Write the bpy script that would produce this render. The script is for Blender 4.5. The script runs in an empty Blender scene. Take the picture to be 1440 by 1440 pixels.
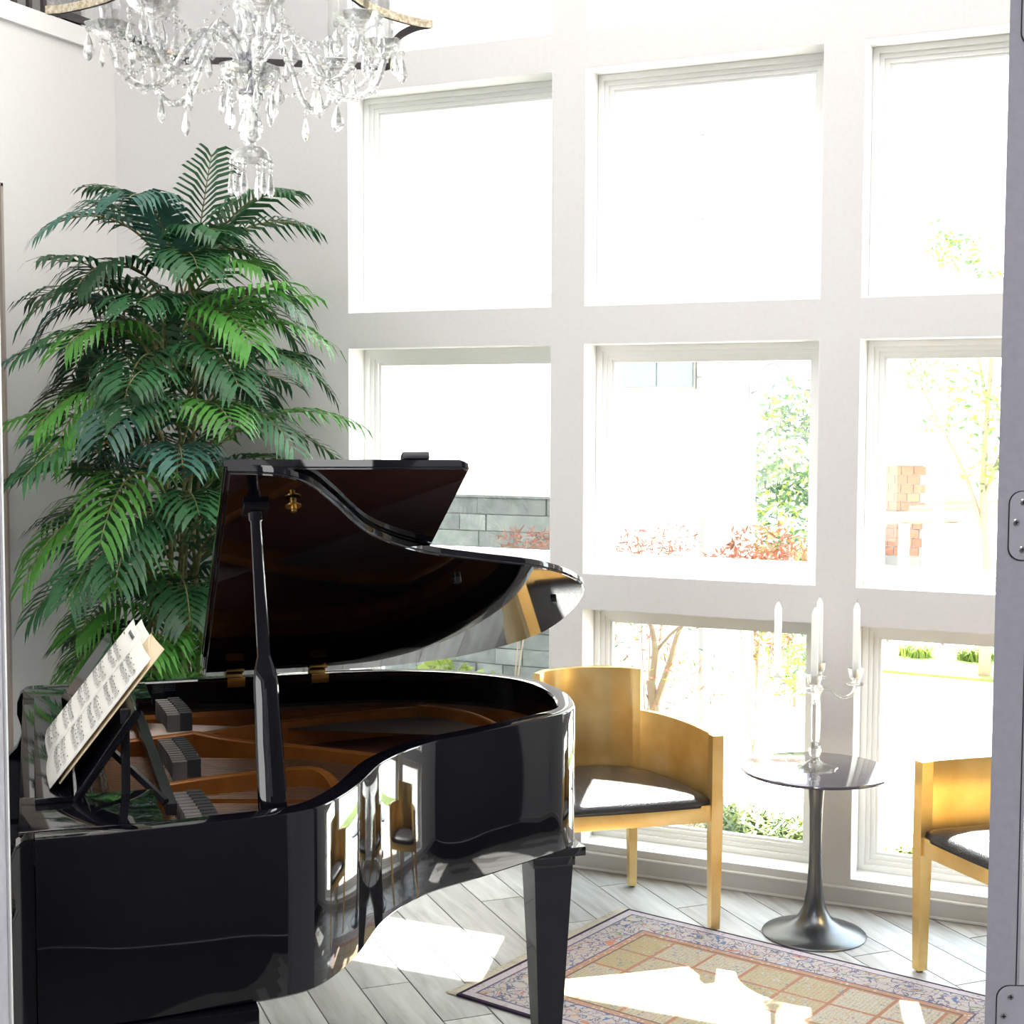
import bpy, bmesh, math, random
from mathutils import Vector, Matrix
from math import sin, cos, radians as R, pi
random.seed(7)
S = bpy.context.scene
COL = S.collection

# ---------------------------------------------------------------- camera
TH, ROLL, AL, DIST, EYE, FPX = 0.064883, 0.00352, 0.432923, 5.539186, 1.70, 2050.0
CAM = Vector((DIST*sin(AL), -DIST*cos(AL), EYE))
FW0 = Vector((-sin(AL), cos(AL), 0)); RT = Vector((cos(AL), sin(AL), 0)); UP0 = Vector((0, 0, 1))
FWD = FW0*cos(TH) - UP0*sin(TH); UPV = FW0*sin(TH) + UP0*cos(TH)
IX = RT*cos(ROLL) + UPV*sin(ROLL); IY = -RT*sin(ROLL) + UPV*cos(ROLL)
cd = bpy.data.cameras.new('camera'); co = bpy.data.objects.new('camera', cd); COL.objects.link(co)
co.matrix_world = Matrix(((IX.x, IY.x, -FWD.x, CAM.x), (IX.y, IY.y, -FWD.y, CAM.y), (IX.z, IY.z, -FWD.z, CAM.z), (0, 0, 0, 1)))
cd.sensor_width = 36; cd.lens = FPX/1440*36; cd.clip_start = 0.05; cd.clip_end = 300
S.camera = co

# ---------------------------------------------------------------- sky, sun, lamps, exposure
w = bpy.data.worlds.new('sky'); S.world = w; w.use_nodes = True
nt = w.node_tree; nt.nodes.clear()
wo = nt.nodes.new('ShaderNodeOutputWorld'); bg = nt.nodes.new('ShaderNodeBackground')
tc = nt.nodes.new('ShaderNodeTexCoord'); sx = nt.nodes.new('ShaderNodeSeparateXYZ'); cr = nt.nodes.new('ShaderNodeValToRGB')
nt.links.new(tc.outputs['Generated'], sx.inputs[0]); nt.links.new(sx.outputs['Z'], cr.inputs[0])
cr.color_ramp.elements[0].position = 0.0; cr.color_ramp.elements[0].color = (1.0, 0.99, 0.96, 1)
cr.color_ramp.elements[1].position = 0.7; cr.color_ramp.elements[1].color = (0.72, 0.86, 1.0, 1)
nt.links.new(cr.outputs[0], bg.inputs[0]); bg.inputs[1].default_value = 7.0
nt.links.new(bg.outputs[0], wo.inputs[0])

def lamp(name, kind, energy, color, loc, direction=None, size=None, sy=None):
    l = bpy.data.lights.new(name, kind); l.energy = energy; l.color = color
    if kind == 'AREA':
        l.shape = 'RECTANGLE'; l.size = size; l.size_y = sy or size
    o = bpy.data.objects.new(name, l); COL.objects.link(o); o.location = loc
    if direction is not None:
        o.rotation_euler = Vector(direction).to_track_quat('-Z', 'Y').to_euler()
    return o
SUN = lamp('sun', 'SUN', 32.0, (1.0, 0.96, 0.90), (0, 6, 9), (0.26, -1, -1.42)); SUN.data.angle = R(0.6)
lamp('overhead_fill', 'AREA', 52, (1.0, 0.96, 0.92), (0.6, -1.6, 5.28), (0, 0, -1), 3.2, 1.6)  # added overhead fill for the room, no fixture there
lamp('overhead_fill', 'AREA', 20, (1.0, 0.96, 0.92), (2.6, -3.6, 5.28), (0, 0, -1), 1.6, 1.6)  # second added overhead fill
lamp('overhead_fill', 'AREA', 110, (0.95, 0.96, 1.0), (3.0, -6.6, 5.28), (0, 0.25, -1), 1.5, 1.5)  # added fill behind the view, brightens the door edge
lamp('foyer_fill', 'AREA', 46, (1.0, 0.99, 0.98), (-0.7, -7.85, 1.7), (0.1, 1, 0), 2.2, 2.2)  # added fill for the lower walls, no window behind it
# added high fill aimed at the window wall, no windows behind it
lamp('high_fill', 'AREA', 40, (1.0, 0.985, 0.98), (2.2, -3.0, 4.1), (-0.25, 1, -0.85), 3.4, 1.3)

S.view_settings.view_transform = 'Standard'
S.view_settings.look = 'None'
S.view_settings.gamma = 1
S.view_settings.use_curve_mapping = False
S.view_settings.exposure = 0.60
try:
    S.cycles.max_bounces = 12; S.cycles.transparent_max_bounces = 24; S.cycles.transmission_bounces = 8
    S.cycles.sample_clamp_indirect = 6.0
    S.cycles.caustics_reflective = False; S.cycles.caustics_refractive = False
    S.cycles.use_denoising = True
except Exception:
    pass

# ---------------------------------------------------------------- materials
def mat(name, col, rough=0.5, metal=0.0, coat=0.0, spec=0.5, trans=0.0, ior=1.5, sheen=0.0):
    m = bpy.data.materials.new(name); m.use_nodes = True
    b = m.node_tree.nodes['Principled BSDF']
    b.inputs['Base Color'].default_value = (*col, 1)
    b.inputs['Roughness'].default_value = rough; b.inputs['Metallic'].default_value = metal
    b.inputs['Coat Weight'].default_value = coat; b.inputs['Coat Roughness'].default_value = 0.03
    b.inputs['Specular IOR Level'].default_value = spec
    b.inputs['Transmission Weight'].default_value = trans; b.inputs['IOR'].default_value = ior
    return m
def N(m, t, **kw):
    n = m.node_tree.nodes.new(t)
    for k, v in kw.items(): setattr(n, k, v)
    return n
def LK(m, a, b): m.node_tree.links.new(a, b)
def BS(m): return m.node_tree.nodes['Principled BSDF']
def ramp(m, stops, interp='LINEAR'):
    r = N(m, 'ShaderNodeValToRGB'); r.color_ramp.interpolation = interp
    e = r.color_ramp.elements
    while len(e) > 1: e.remove(e[-1])
    e[0].position = stops[0][0]; e[0].color = (*stops[0][1], 1)
    for p, c in stops[1:]:
        x = e.new(p); x.color = (*c, 1)
    return r
def noisy(m, stops, scale=(1, 1, 1), nscale=5.0, detail=4, coord='Object', bump=0.0, distortion=0.0):
    t = N(m, 'ShaderNodeTexCoord'); mp = N(m, 'ShaderNodeMapping'); mp.inputs['Scale'].default_value = scale
    n = N(m, 'ShaderNodeTexNoise'); n.inputs['Scale'].default_value = nscale; n.inputs['Detail'].default_value = detail
    n.inputs['Distortion'].default_value = distortion
    LK(m, t.outputs[coord], mp.inputs[0]); LK(m, mp.outputs[0], n.inputs[0])
    r = ramp(m, stops); LK(m, n.outputs[0], r.inputs[0]); LK(m, r.outputs[0], BS(m).inputs['Base Color'])
    if bump:
        bp = N(m, 'ShaderNodeBump'); bp.inputs['Strength'].default_value = bump; bp.inputs['Distance'].default_value = 0.004
        LK(m, n.outputs[0], bp.inputs['Height']); LK(m, bp.outputs[0], BS(m).inputs['Normal'])
    return n, r
def vary(m, amount=0.25, hue=0.02):
    """per-object brightness variation in front of Base Color"""
    b = BS(m); oi = N(m, 'ShaderNodeObjectInfo'); hs = N(m, 'ShaderNodeHueSaturation')
    mr = N(m, 'ShaderNodeMapRange'); mr.inputs['To Min'].default_value = 1-amount; mr.inputs['To Max'].default_value = 1+amount
    LK(m, oi.outputs['Random'], mr.inputs[0]); LK(m, mr.outputs[0], hs.inputs['Value'])
    if b.inputs['Base Color'].links:
        LK(m, b.inputs['Base Color'].links[0].from_socket, hs.inputs['Color'])
    else:
        hs.inputs['Color'].default_value = b.inputs['Base Color'].default_value
    LK(m, hs.outputs[0], b.inputs['Base Color'])

M = {}
M['wall'] = mat('greige_paint', (0.72, 0.70, 0.69), 0.85, spec=0.2); noisy(M['wall'], [(0.3, (0.715, 0.697, 0.692)), (0.7, (0.74, 0.725, 0.72))], nscale=60, bump=0.08)
M['wall_l'] = mat('white_paint', (0.82, 0.80, 0.78), 0.85, spec=0.2); noisy(M['wall_l'], [(0.3, (0.81, 0.79, 0.77)), (0.7, (0.83, 0.81, 0.79))], nscale=60, bump=0.08)
M['foyer'] = mat('dimmed_foyer_paint', (0.10, 0.10, 0.115), 0.8, spec=0.2)  # dimness put into the wall colour, keeps piano reflections dark
M['ceil'] = mat('ceiling_paint', (0.85, 0.84, 0.82), 0.9, spec=0.1)
M['base'] = mat('baseboard_paint', (0.60, 0.585, 0.565), 0.6)
M['vinyl'] = mat('white_window_vinyl', (0.87, 0.865, 0.845), 0.35)
M['jamb'] = mat('grey_lavender_paint', (0.6, 0.58, 0.63), 0.55); noisy(M['jamb'], [(0.3, (0.46, 0.445, 0.50)), (0.7, (0.51, 0.495, 0.55))], nscale=90, bump=0.05)
M['plate'] = mat('satin_nickel', (0.58, 0.57, 0.62), 0.45, 0.15)
M['screw'] = mat('screw_steel', (0.62, 0.62, 0.64), 0.3, 0.9)
M['dark'] = mat('dark_slot', (0.03, 0.03, 0.035), 0.6)
M['black'] = mat('black_piano_lacquer', (0.0035, 0.0035, 0.006), 0.04, coat=0.5, spec=0.55)
M['blacksatin'] = mat('black_satin', (0.012, 0.012, 0.016), 0.35)
M['felt'] = mat('grey_felt', (0.17, 0.155, 0.145), 0.95, spec=0.1)
M['feltdark'] = mat('black_damper_wood', (0.035, 0.034, 0.036), 0.5)
M['iron'] = mat('gold_bronze_iron_plate', (0.56, 0.20, 0.035), 0.38, 0.35)
noisy(M['iron'], [(0.3, (0.235, 0.078, 0.012)), (0.7, (0.30, 0.105, 0.018))], nscale=30)
M['board'] = mat('red_spruce_soundboard', (0.24, 0.07, 0.045), 0.5)
noisy(M['board'], [(0.3, (0.10, 0.030, 0.022)), (0.7, (0.15, 0.05, 0.035))], scale=(2, 40, 2), nscale=4)
M['string'] = mat('copper_steel_strings', (0.20, 0.155, 0.13), 0.4, 0.7)
M['pin'] = mat('nickel_tuning_pin', (0.7, 0.7, 0.7), 0.25, 0.95)
M['brass'] = mat('brass', (0.72, 0.45, 0.12), 0.25, 0.9)
M['paper'] = mat('sheet_paper', (0.85, 0.83, 0.77), 0.8)
M['paperold'] = mat('yellowed_paper', (0.80, 0.66, 0.45), 0.8)
M['ink'] = mat('printed_ink', (0.06, 0.06, 0.065), 0.8)
M['wood'] = mat('maple_wood_block', (0.55, 0.33, 0.13), 0.45)
# gold leaf
g = M['gold'] = mat('gold_leaf_wood', (0.80, 0.50, 0.16), 0.30, 0.72, coat=0.25)
noisy(g, [(0.25, (0.70, 0.42, 0.12)), (0.55, (0.86, 0.60, 0.24)), (0.8, (0.92, 0.72, 0.38))], nscale=7, detail=8, bump=0.15)
M['leather'] = mat('black_leather', (0.018, 0.018, 0.022), 0.33)
noisy(M['leather'], [(0.3, (0.015, 0.015, 0.018)), (0.7, (0.024, 0.024, 0.03))], nscale=220, bump=0.5)
M['tulip'] = mat('dark_brushed_metal', (0.10, 0.105, 0.115), 0.28, 0.8)
M['tabletop'] = mat('dark_glossy_top', (0.06, 0.055, 0.075), 0.12, coat=0.6)
M['wick'] = mat('candle_wick', (0.5, 0.48, 0.44), 0.9)
M['silverb'] = mat('chrome_core', (0.55, 0.55, 0.60), 0.2, 0.9)
# crystal: clear glass with a share of straight-through light
def glassmat(name, clear=0.35, tint=(1, 1, 1)):
    m = bpy.data.materials.new(name); m.use_nodes = True; t = m.node_tree; t.nodes.clear()
    o = t.nodes.new('ShaderNodeOutputMaterial'); gl = t.nodes.new('ShaderNodeBsdfGlass'); tr = t.nodes.new('ShaderNodeBsdfTransparent')
    gs = t.nodes.new('ShaderNodeBsdfGlossy'); gs.inputs['Roughness'].default_value = 0.05
    gl.inputs['IOR'].default_value = 1.45; gl.inputs['Roughness'].default_value = 0.0; gl.inputs['Color'].default_value = (*tint, 1)
    mx = t.nodes.new('ShaderNodeMixShader'); mx.inputs[0].default_value = clear
    t.links.new(gl.outputs[0], mx.inputs[1]); t.links.new(tr.outputs[0], mx.inputs[2])
    mx2 = t.nodes.new('ShaderNodeMixShader'); mx2.inputs[0].default_value = 0.10
    t.links.new(mx.outputs[0], mx2.inputs[1]); t.links.new(gs.outputs[0], mx2.inputs[2])
    t.links.new(mx2.outputs[0], o.inputs[0]); return m
M['crystal'] = glassmat('cut_crystal', 0.38)
M['crystal2'] = glassmat('clear_glass', 0.45)
def panemat():
    m = bpy.data.materials.new('window_glass'); m.use_nodes = True; t = m.node_tree; t.nodes.clear()
    o = t.nodes.new('ShaderNodeOutputMaterial'); tr = t.nodes.new('ShaderNodeBsdfTransparent'); gs = t.nodes.new('ShaderNodeBsdfGlossy')
    gs.inputs['Roughness'].default_value = 0.0; tr.inputs['Color'].default_value = (0.96, 0.985, 0.975, 1)
    lw_ = t.nodes.new('ShaderNodeLayerWeight'); lw_.inputs['Blend'].default_value = 0.5; pw = t.nodes.new('ShaderNodeMath'); pw.operation = 'POWER'; pw.inputs[1].default_value = 5
    mr = t.nodes.new('ShaderNodeMapRange'); mr.inputs['To Min'].default_value = 0.035; mr.inputs['To Max'].default_value = 0.9; mx = t.nodes.new('ShaderNodeMixShader')
    t.links.new(lw_.outputs['Facing'], pw.inputs[0]); t.links.new(pw.outputs[0], mr.inputs[0])
    t.links.new(mr.outputs[0], mx.inputs[0]); t.links.new(tr.outputs[0], mx.inputs[1]); t.links.new(gs.outputs[0], mx.inputs[2])
    t.links.new(mx.outputs[0], o.inputs[0]); return m
M['pane'] = panemat()
def sheermat():
    m = bpy.data.materials.new('sheer_grey_fabric'); m.use_nodes = True; t = m.node_tree; t.nodes.clear()
    o = t.nodes.new('ShaderNodeOutputMaterial'); tr = t.nodes.new('ShaderNodeBsdfTransparent'); df = t.nodes.new('ShaderNodeBsdfDiffuse')
    df.inputs['Color'].default_value = (0.55, 0.54, 0.55, 1); tl = t.nodes.new('ShaderNodeBsdfTranslucent'); tl.inputs['Color'].default_value = (0.55, 0.54, 0.55, 1)
    m1 = t.nodes.new('ShaderNodeMixShader'); t.links.new(df.outputs[0], m1.inputs[1]); t.links.new(tl.outputs[0], m1.inputs[2])
    mx = t.nodes.new('ShaderNodeMixShader'); mx.inputs[0].default_value = 0.32
    t.links.new(tr.outputs[0], mx.inputs[1]); t.links.new(m1.outputs[0], mx.inputs[2]); t.links.new(mx.outputs[0], o.inputs[0]); return m
M['sheer'] = sheermat()
M['trimfab'] = mat('gold_braided_trim', (0.8, 0.7, 0.5), 0.7, 0.1)
noisy(M['trimfab'], [(0.4, (0.62, 0.50, 0.30)), (0.6, (0.92, 0.84, 0.66))], nscale=140, bump=0.6)
M['shadeedge'] = mat('dark_shade_rim', (0.07, 0.06, 0.06), 0.6)
# greenery
def leafmat(name, c1, c2, tr=0.25, rough=0.45, var=0.25):
    m = mat(name, c1, rough); noisy(m, [(0.3, c1), (0.7, c2)], nscale=6); vary(m, var)
    b = BS(m); t = m.node_tree; tl = t.nodes.new('ShaderNodeBsdfTranslucent'); mx = t.nodes.new('ShaderNodeMixShader'); mx.inputs[0].default_value = tr
    LK(m, b.inputs['Base Color'].links[0].from_socket, tl.inputs['Color'])
    o = [n for n in t.nodes if n.type == 'OUTPUT_MATERIAL'][0]
    LK(m, b.outputs[0], mx.inputs[1]); LK(m, tl.outputs[0], mx.inputs[2]); LK(m, mx.outputs[0], o.inputs[0]); return m
M['wax'] = leafmat('white_candle_wax', (0.90, 0.90, 0.88), (0.92, 0.91, 0.89), 0.5, 0.5, 0.0)
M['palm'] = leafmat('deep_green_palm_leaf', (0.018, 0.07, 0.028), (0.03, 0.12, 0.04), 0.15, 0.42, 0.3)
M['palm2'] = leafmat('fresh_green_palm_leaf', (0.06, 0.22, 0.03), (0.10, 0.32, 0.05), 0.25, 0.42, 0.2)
M['palm3'] = leafmat('blue_green_palm_leaf', (0.03, 0.10, 0.075), (0.06, 0.17, 0.13), 0.15, 0.4, 0.2)
M['cane'] = mat('palm_cane', (0.16, 0.17, 0.06), 0.6); noisy(M['cane'], [(0.35, (0.10, 0.12, 0.035)), (0.65, (0.26, 0.22, 0.10))], scale=(1, 1, 18), nscale=3)
M['soil'] = mat('dark_soil', (0.03, 0.022, 0.016), 0.95)
M['pot'] = mat('charcoal_planter', (0.05, 0.05, 0.05), 0.5)
M['bush1'] = leafmat('yellow_green_leaf', (0.150, 0.210, 0.025), (0.200, 0.250, 0.040), 0.4)
M['bush2'] = leafmat('mid_green_leaf', (0.045, 0.099, 0.027), (0.077, 0.135, 0.045), 0.3)
M['bush3'] = leafmat('dark_green_leaf', (0.025, 0.060, 0.030), (0.045, 0.090, 0.045), 0.3)  # darkest of the leaf greens, mixed in at random
M['red1'] = leafmat('coral_maple_leaf', (0.275, 0.065, 0.045), (0.310, 0.110, 0.070), 0.4)
M['red2'] = leafmat('bronze_maple_leaf', (0.150, 0.055, 0.025), (0.210, 0.090, 0.040), 0.4)
M['grass'] = leafmat('lime_grass', (0.176, 0.248, 0.039), (0.248, 0.303, 0.066), 0.4)
M['farleaf'] = leafmat('hazy_far_leaf', (0.26, 0.34, 0.34), (0.36, 0.44, 0.44), 0.3)  # distance haze put into the leaf colour
M['bark'] = mat('grey_brown_bark', (0.20, 0.15, 0.10), 0.9)
# exterior hard stuff
M['stucco'] = mat('white_stucco', (0.84, 0.82, 0.76), 0.9)
M['stucco2'] = mat('grey_trim_paint', (0.27, 0.265, 0.26), 0.8)
st = M['stone'] = mat('green_grey_slate', (0.22, 0.25, 0.23), 0.8)
noisy(st, [(0.3, (0.055, 0.064, 0.061)), (0.7, (0.105, 0.115, 0.11))], nscale=14, detail=8, bump=1.0); vary(st, 0.28)
M['concrete'] = mat('pale_concrete', (0.66, 0.64, 0.60), 0.9); noisy(M['concrete'], [(0.3, (0.62, 0.60, 0.56)), (0.7, (0.70, 0.68, 0.64))], nscale=3)
M['lawn'] = mat('lawn', (0.28, 0.40, 0.08), 0.9); noisy(M['lawn'], [(0.3, (0.10, 0.15, 0.02)), (0.7, (0.17, 0.22, 0.05))], nscale=20)
M['mulch'] = mat('bark_mulch', (0.30, 0.20, 0.13), 0.95); noisy(M['mulch'], [(0.3, (0.20, 0.13, 0.09)), (0.7, (0.48, 0.36, 0.27))], nscale=40, bump=0.6)
M['brick'] = mat('terracotta_brick', (0.26, 0.11, 0.07), 0.9); vary(M['brick'], 0.15)
M['log'] = mat('pale_log', (0.26, 0.15, 0.10), 0.9)
M['roof'] = mat('roof_shingle', (0.30, 0.28, 0.30), 0.9)
M['farglass'] = mat('sky_blue_glass', (0.17, 0.235, 0.245), 0.5)
M['lampmetal'] = mat('grey_lantern_metal', (0.16, 0.16, 0.18), 0.5, 0.6)
# floor plank: weathered grey wood-look tile
def plankmat():
    m = mat('grey_wood_look_tile', (0.5, 0.5, 0.5), 0.42, spec=0.5)
    t = N(m, 'ShaderNodeTexCoord'); oi = N(m, 'ShaderNodeObjectInfo'); ad = N(m, 'ShaderNodeVectorMath', operation='ADD')
    ml = N(m, 'ShaderNodeVectorMath', operation='SCALE'); ml.inputs['Scale'].default_value = 37.0
    cb = N(m, 'ShaderNodeCombineXYZ'); LK(m, oi.outputs['Random'], cb.inputs[0]); LK(m, oi.outputs['Random'], cb.inputs[1])
    LK(m, cb.outputs[0], ml.inputs[0]); LK(m, t.outputs['Object'], ad.inputs[0]); LK(m, ml.outputs[0], ad.inputs[1])
    mp = N(m, 'ShaderNodeMapping'); mp.inputs['Scale'].default_value = (1.6, 14, 1); LK(m, ad.outputs[0], mp.inputs[0])
    n = N(m, 'ShaderNodeTexNoise'); n.inputs['Scale'].default_value = 2.2; n.inputs['Detail'].default_value = 8; n.inputs['Distortion'].default_value = 0.6
    LK(m, mp.outputs[0], n.inputs[0])
    r = ramp(m, [(0.25, (0.30, 0.285, 0.27)), (0.45, (0.42, 0.41, 0.40)), (0.62, (0.49, 0.48, 0.475)), (0.8, (0.54, 0.535, 0.53))])
    LK(m, n.outputs[0], r.inputs[0]); LK(m, r.outputs[0], BS(m).inputs['Base Color']); vary(m, 0.13)
    return m
M['plank'] = plankmat()
M['grout'] = mat('grey_grout', (0.20, 0.19, 0.18), 0.9)
M['foyerfloor'] = mat('foyer_floor_tile', (0.03, 0.03, 0.03), 0.6)  # colour darkened to dim the floor's reflection in the piano

# ---------------------------------------------------------------- mesh helpers
class MB:
    def __init__(s): s.v = []; s.f = []; s.mi = []; s.m = 0; s.T = None
    def add(s, vs, fs):
        b = len(s.v)
        for p in vs:
            p = Vector(p); s.v.append(s.T @ p if s.T else p)
        for f in fs: s.f.append([b+i for i in f]); s.mi.append(s.m)
    def box(s, x0, x1, y0, y1, z0, z1, bev=0.0):
        if bev <= 0:
            vs = [(x, y, z) for z in (z0, z1) for y in (y0, y1) for x in (x0, x1)]
            s.add(vs, [(0, 2, 3, 1), (4, 5, 7, 6), (0, 1, 5, 4), (2, 6, 7, 3), (0, 4, 6, 2), (1, 3, 7, 5)])
        else:
            bm = bmesh.new(); bmesh.ops.create_cube(bm, size=1)
            for v in bm.verts: v.co = Vector(((x0+x1)/2+v.co.x*(x1-x0), (y0+y1)/2+v.co.y*(y1-y0), (z0+z1)/2+v.co.z*(z1-z0)))
            bmesh.ops.bevel(bm, geom=bm.edges[:], offset=bev, segments=2, affect='EDGES', profile=0.7)
            s.bm(bm)
    def bm(s, bm):
        bm.verts.ensure_lookup_table(); bm.verts.index_update()
        s.add([v.co.copy() for v in bm.verts], [[v.index for v in f.verts] for f in bm.faces]); bm.free()
    def lathe(s, prof, n=24, c=(0, 0, 0), close=True, flute=0.0, fn=8):
        vs = []; fs = []; k = len(prof)
        for i in range(n):
            a = 2*pi*i/n
            for r, z in prof:
                rr = r*(1+flute*cos(fn*a))
                vs.append((c[0]+rr*cos(a), c[1]+rr*sin(a), c[2]+z))
        for i in range(n):
            j = (i+1) % n
            for q in range(k-1): fs.append((i*k+q, j*k+q, j*k+q+1, i*k+q+1))
        if close:
            if prof[0][0] > 1e-5: fs.append([i*k for i in range(n)][::-1])
            if prof[-1][0] > 1e-5: fs.append([i*k+k-1 for i in range(n)])
        s.add(vs, fs)
    def tube(s, pts, rad, n=8, cap=True):
        pts = [Vector(p) for p in pts]; m = len(pts)
        if not hasattr(rad, '__len__'): rad = [rad]*m
        vs = []; up = Vector((0, 0, 1)); prev = None
        for i, p in enumerate(pts):
            d = (pts[min(i+1, m-1)]-pts[max(i-1, 0)]).normalized()
            if prev is None:
                a = up if abs(d.z) < 0.95 else Vector((1, 0, 0)); x = d.cross(a).normalized()
            else:
                x = (prev - d*prev.dot(d)).normalized()
            prev = x; y = d.cross(x)
            for j in range(n):
                t = 2*pi*j/n; vs.append(p+(x*cos(t)+y*sin(t))*rad[i])
        fs = [(i*n+j, i*n+(j+1) % n, (i+1)*n+(j+1) % n, (i+1)*n+j) for i in range(m-1) for j in range(n)]
        if cap: fs += [list(range(n))[::-1], [(m-1)*n+j for j in range(n)]]
        s.add(vs, fs)
    def prism(s, poly, z0, z1):   # polygon in xy extruded in z
        n = len(poly); vs = [(x, y, z0) for x, y in poly]+[(x, y, z1) for x, y in poly]
        s.add(vs, [list(range(n))[::-1], list(range(n, 2*n))]+[(i, (i+1) % n, n+(i+1) % n, n+i) for i in range(n)])
    def sphere(s, c, r, n=8, k=6, sz=1.0):
        s.lathe([(r*sin(pi*i/k) if 0 < i < k else 1e-6, -r*sz*cos(pi*i/k)) for i in range(k+1)], n, c, close=False)
    def mesh(s, name, mats, smooth=False):
        me = bpy.data.meshes.new(name); me.from_pydata([tuple(v) for v in s.v], [], s.f); me.validate(); 
        for mm in (mats if isinstance(mats, (list, tuple)) else [mats]): me.materials.append(mm)
        if len(me.polygons) == len(s.mi): me.polygons.foreach_set('material_index', s.mi)
        bm = bmesh.new(); bm.from_mesh(me); bmesh.ops.recalc_face_normals(bm, faces=bm.faces[:]); bm.to_mesh(me); bm.free()
        if smooth:
            me.polygons.foreach_set('use_smooth', [True]*len(me.polygons))
            if smooth != 'all':
                try: me.set_sharp_from_angle(angle=R(38))
                except Exception: pass
        me.update(); return me
    def build(s, name, mats, parent=None, smooth=False):
        return link(name, s.mesh(name, mats, smooth), parent)
def link(name, me, parent=None):
    o = bpy.data.objects.new(name, me); COL.objects.link(o)
    if parent is not None: o.parent = parent
    return o
def tag(o, label, cat, group=None, kind=None):
    if label: o['label'] = label
    if cat: o['category'] = cat
    if group: o['group'] = group
    if kind: o['kind'] = kind
    return o
def thing(name, label, cat, loc=(0, 0, 0), rz=0.0, group=None):
    o = bpy.data.objects.new(name, None); COL.objects.link(o); o.location = loc; o.rotation_euler = (0, 0, rz)
    o.empty_display_size = 0.1
    return tag(o, label, cat, group)
def struct(o): o['kind'] = 'structure'; return o
def stuff(o): o['kind'] = 'stuff'; return o
def box(name, m, parent, *a, bev=0.0):
    b = MB(); b.box(*a, bev=bev); return b.build(name, m, parent, smooth=bev > 0)
def catmull(pts, k=6, closed=False):
    out = []; n = len(pts); P = [Vector(p) for p in pts]
    for i in range(n if closed else n-1):
        if closed: a, b, c, d = P[i-1], P[i], P[(i+1) % n], P[(i+2) % n]
        else: a, b, c, d = P[max(i-1, 0)], P[i], P[i+1], P[min(i+2, n-1)]
        for j in range(k):
            t = j/k; out.append(0.5*((2*b)+(c-a)*t+(2*a-5*b+4*c-d)*t*t+(3*b-a-3*c+d)*t**3))
    if not closed: out.append(P[-1])
    return out

# ================================================================ ROOM SHELL
LX, RX, FY, CZ = -1.876, 4.6, -8.0, 5.4
XC = [(-0.722, 0.159), (0.290, 1.166), (1.303, 2.180), (2.316, 3.193)]
ZR = [(0.094, 0.988), (1.117, 1.973), (2.109, 2.974), (3.108, 3.970), (4.10, 4.96)]
WT = 0.20
b = MB()
xs = [LX-0.2]+[v for p in XC for v in p]+[RX+0.1]; zs = [0.0]+[v for p in ZR for v in p]+[CZ]
def isopen(i, j): return i % 2 == 1 and j % 2 == 1
nx, nz = len(xs), len(zs)
vid = {}
for k, y in enumerate((0.0, WT)):
    for i, x in enumerate(xs):
        for j, z in enumerate(zs): vid[(i, j, k)] = len(vid)
vs = [None]*len(vid)
for (i, j, k), q in vid.items(): vs[q] = (xs[i], (0.0, WT)[k], zs[j])
fs = []
for i in range(nx-1):
    for j in range(nz-1):
        if not isopen(i, j):
            for k in (0, 1): fs.append((vid[i, j, k], vid[i+1, j, k], vid[i+1, j+1, k], vid[i, j+1, k]))
        else:
            fs += [(vid[i, j, 0], vid[i, j, 1], vid[i, j+1, 1], vid[i, j+1, 0]), (vid[i+1, j, 0], vid[i+1, j, 1], vid[i+1, j+1, 1], vid[i+1, j+1, 0]),
                   (vid[i, j, 0], vid[i, j, 1], vid[i+1, j, 1], vid[i+1, j, 0]), (vid[i, j+1, 0], vid[i, j+1, 1], vid[i+1, j+1, 1], vid[i+1, j+1, 0])]
b.add(vs, fs)
me = bpy.data.meshes.new('wall_back'); me.from_pydata(b.v, [], b.f); me.materials.append(M['wall']); me.update()
struct(link('wall_back', me))

# windows: stepped white vinyl frame, sash, pane, reveal lining
wn = 0
fw_mesh = {}
for ci, (x0, x1) in enumerate(XC):
    for ri, (z0, z1) in enumerate(ZR):
        wn += 1
        root = bpy.data.objects.new('window_%d' % wn, None); COL.objects.link(root); root.location = (x0, 0, z0); root['kind'] = 'structure'
        W, H = x1-x0, z1-z0
        def ring(mb, t0, t1, y0, y1):
            mb.box(t0, W-t0, y0, y1, t0, t1); mb.box(t0, W-t0, y0, y1, H-t1, H-t0)
            mb.box(t0, t1, y0, y1, t1, H-t1); mb.box(W-t1, W-t0, y0, y1, t1, H-t1)
        a = MB(); ring(a, 0.003, 0.024, 0.120, 0.192); ring(a, 0.024, 0.040, 0.132, 0.188)
        a.build('window_frame', M['vinyl'], root)
        a = MB(); ring(a, 0.040, 0.056, 0.140, 0.180); ring(a, 0.056, 0.066, 0.150, 0.172); a.build('sash', M['vinyl'], root)
        a = MB(); a.box(0.0645, W-0.0645, 0.159, 0.163, 0.0645, H-0.0645); a.build('glass_pane', M['pane'], root)
        a = MB(); a.box(0.0, W, 0.001, 0.121, 0.0, 0.0025); a.box(0.0, 0.0025, 0.001, 0.121, 0.0025, H); a.box(W-0.0025, W, 0.001, 0.121, 0.0025, H); a.box(0, W, 0.001, 0.121, H-0.0025, H)
        a.build('window_reveal', M['vinyl'], root)

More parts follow.
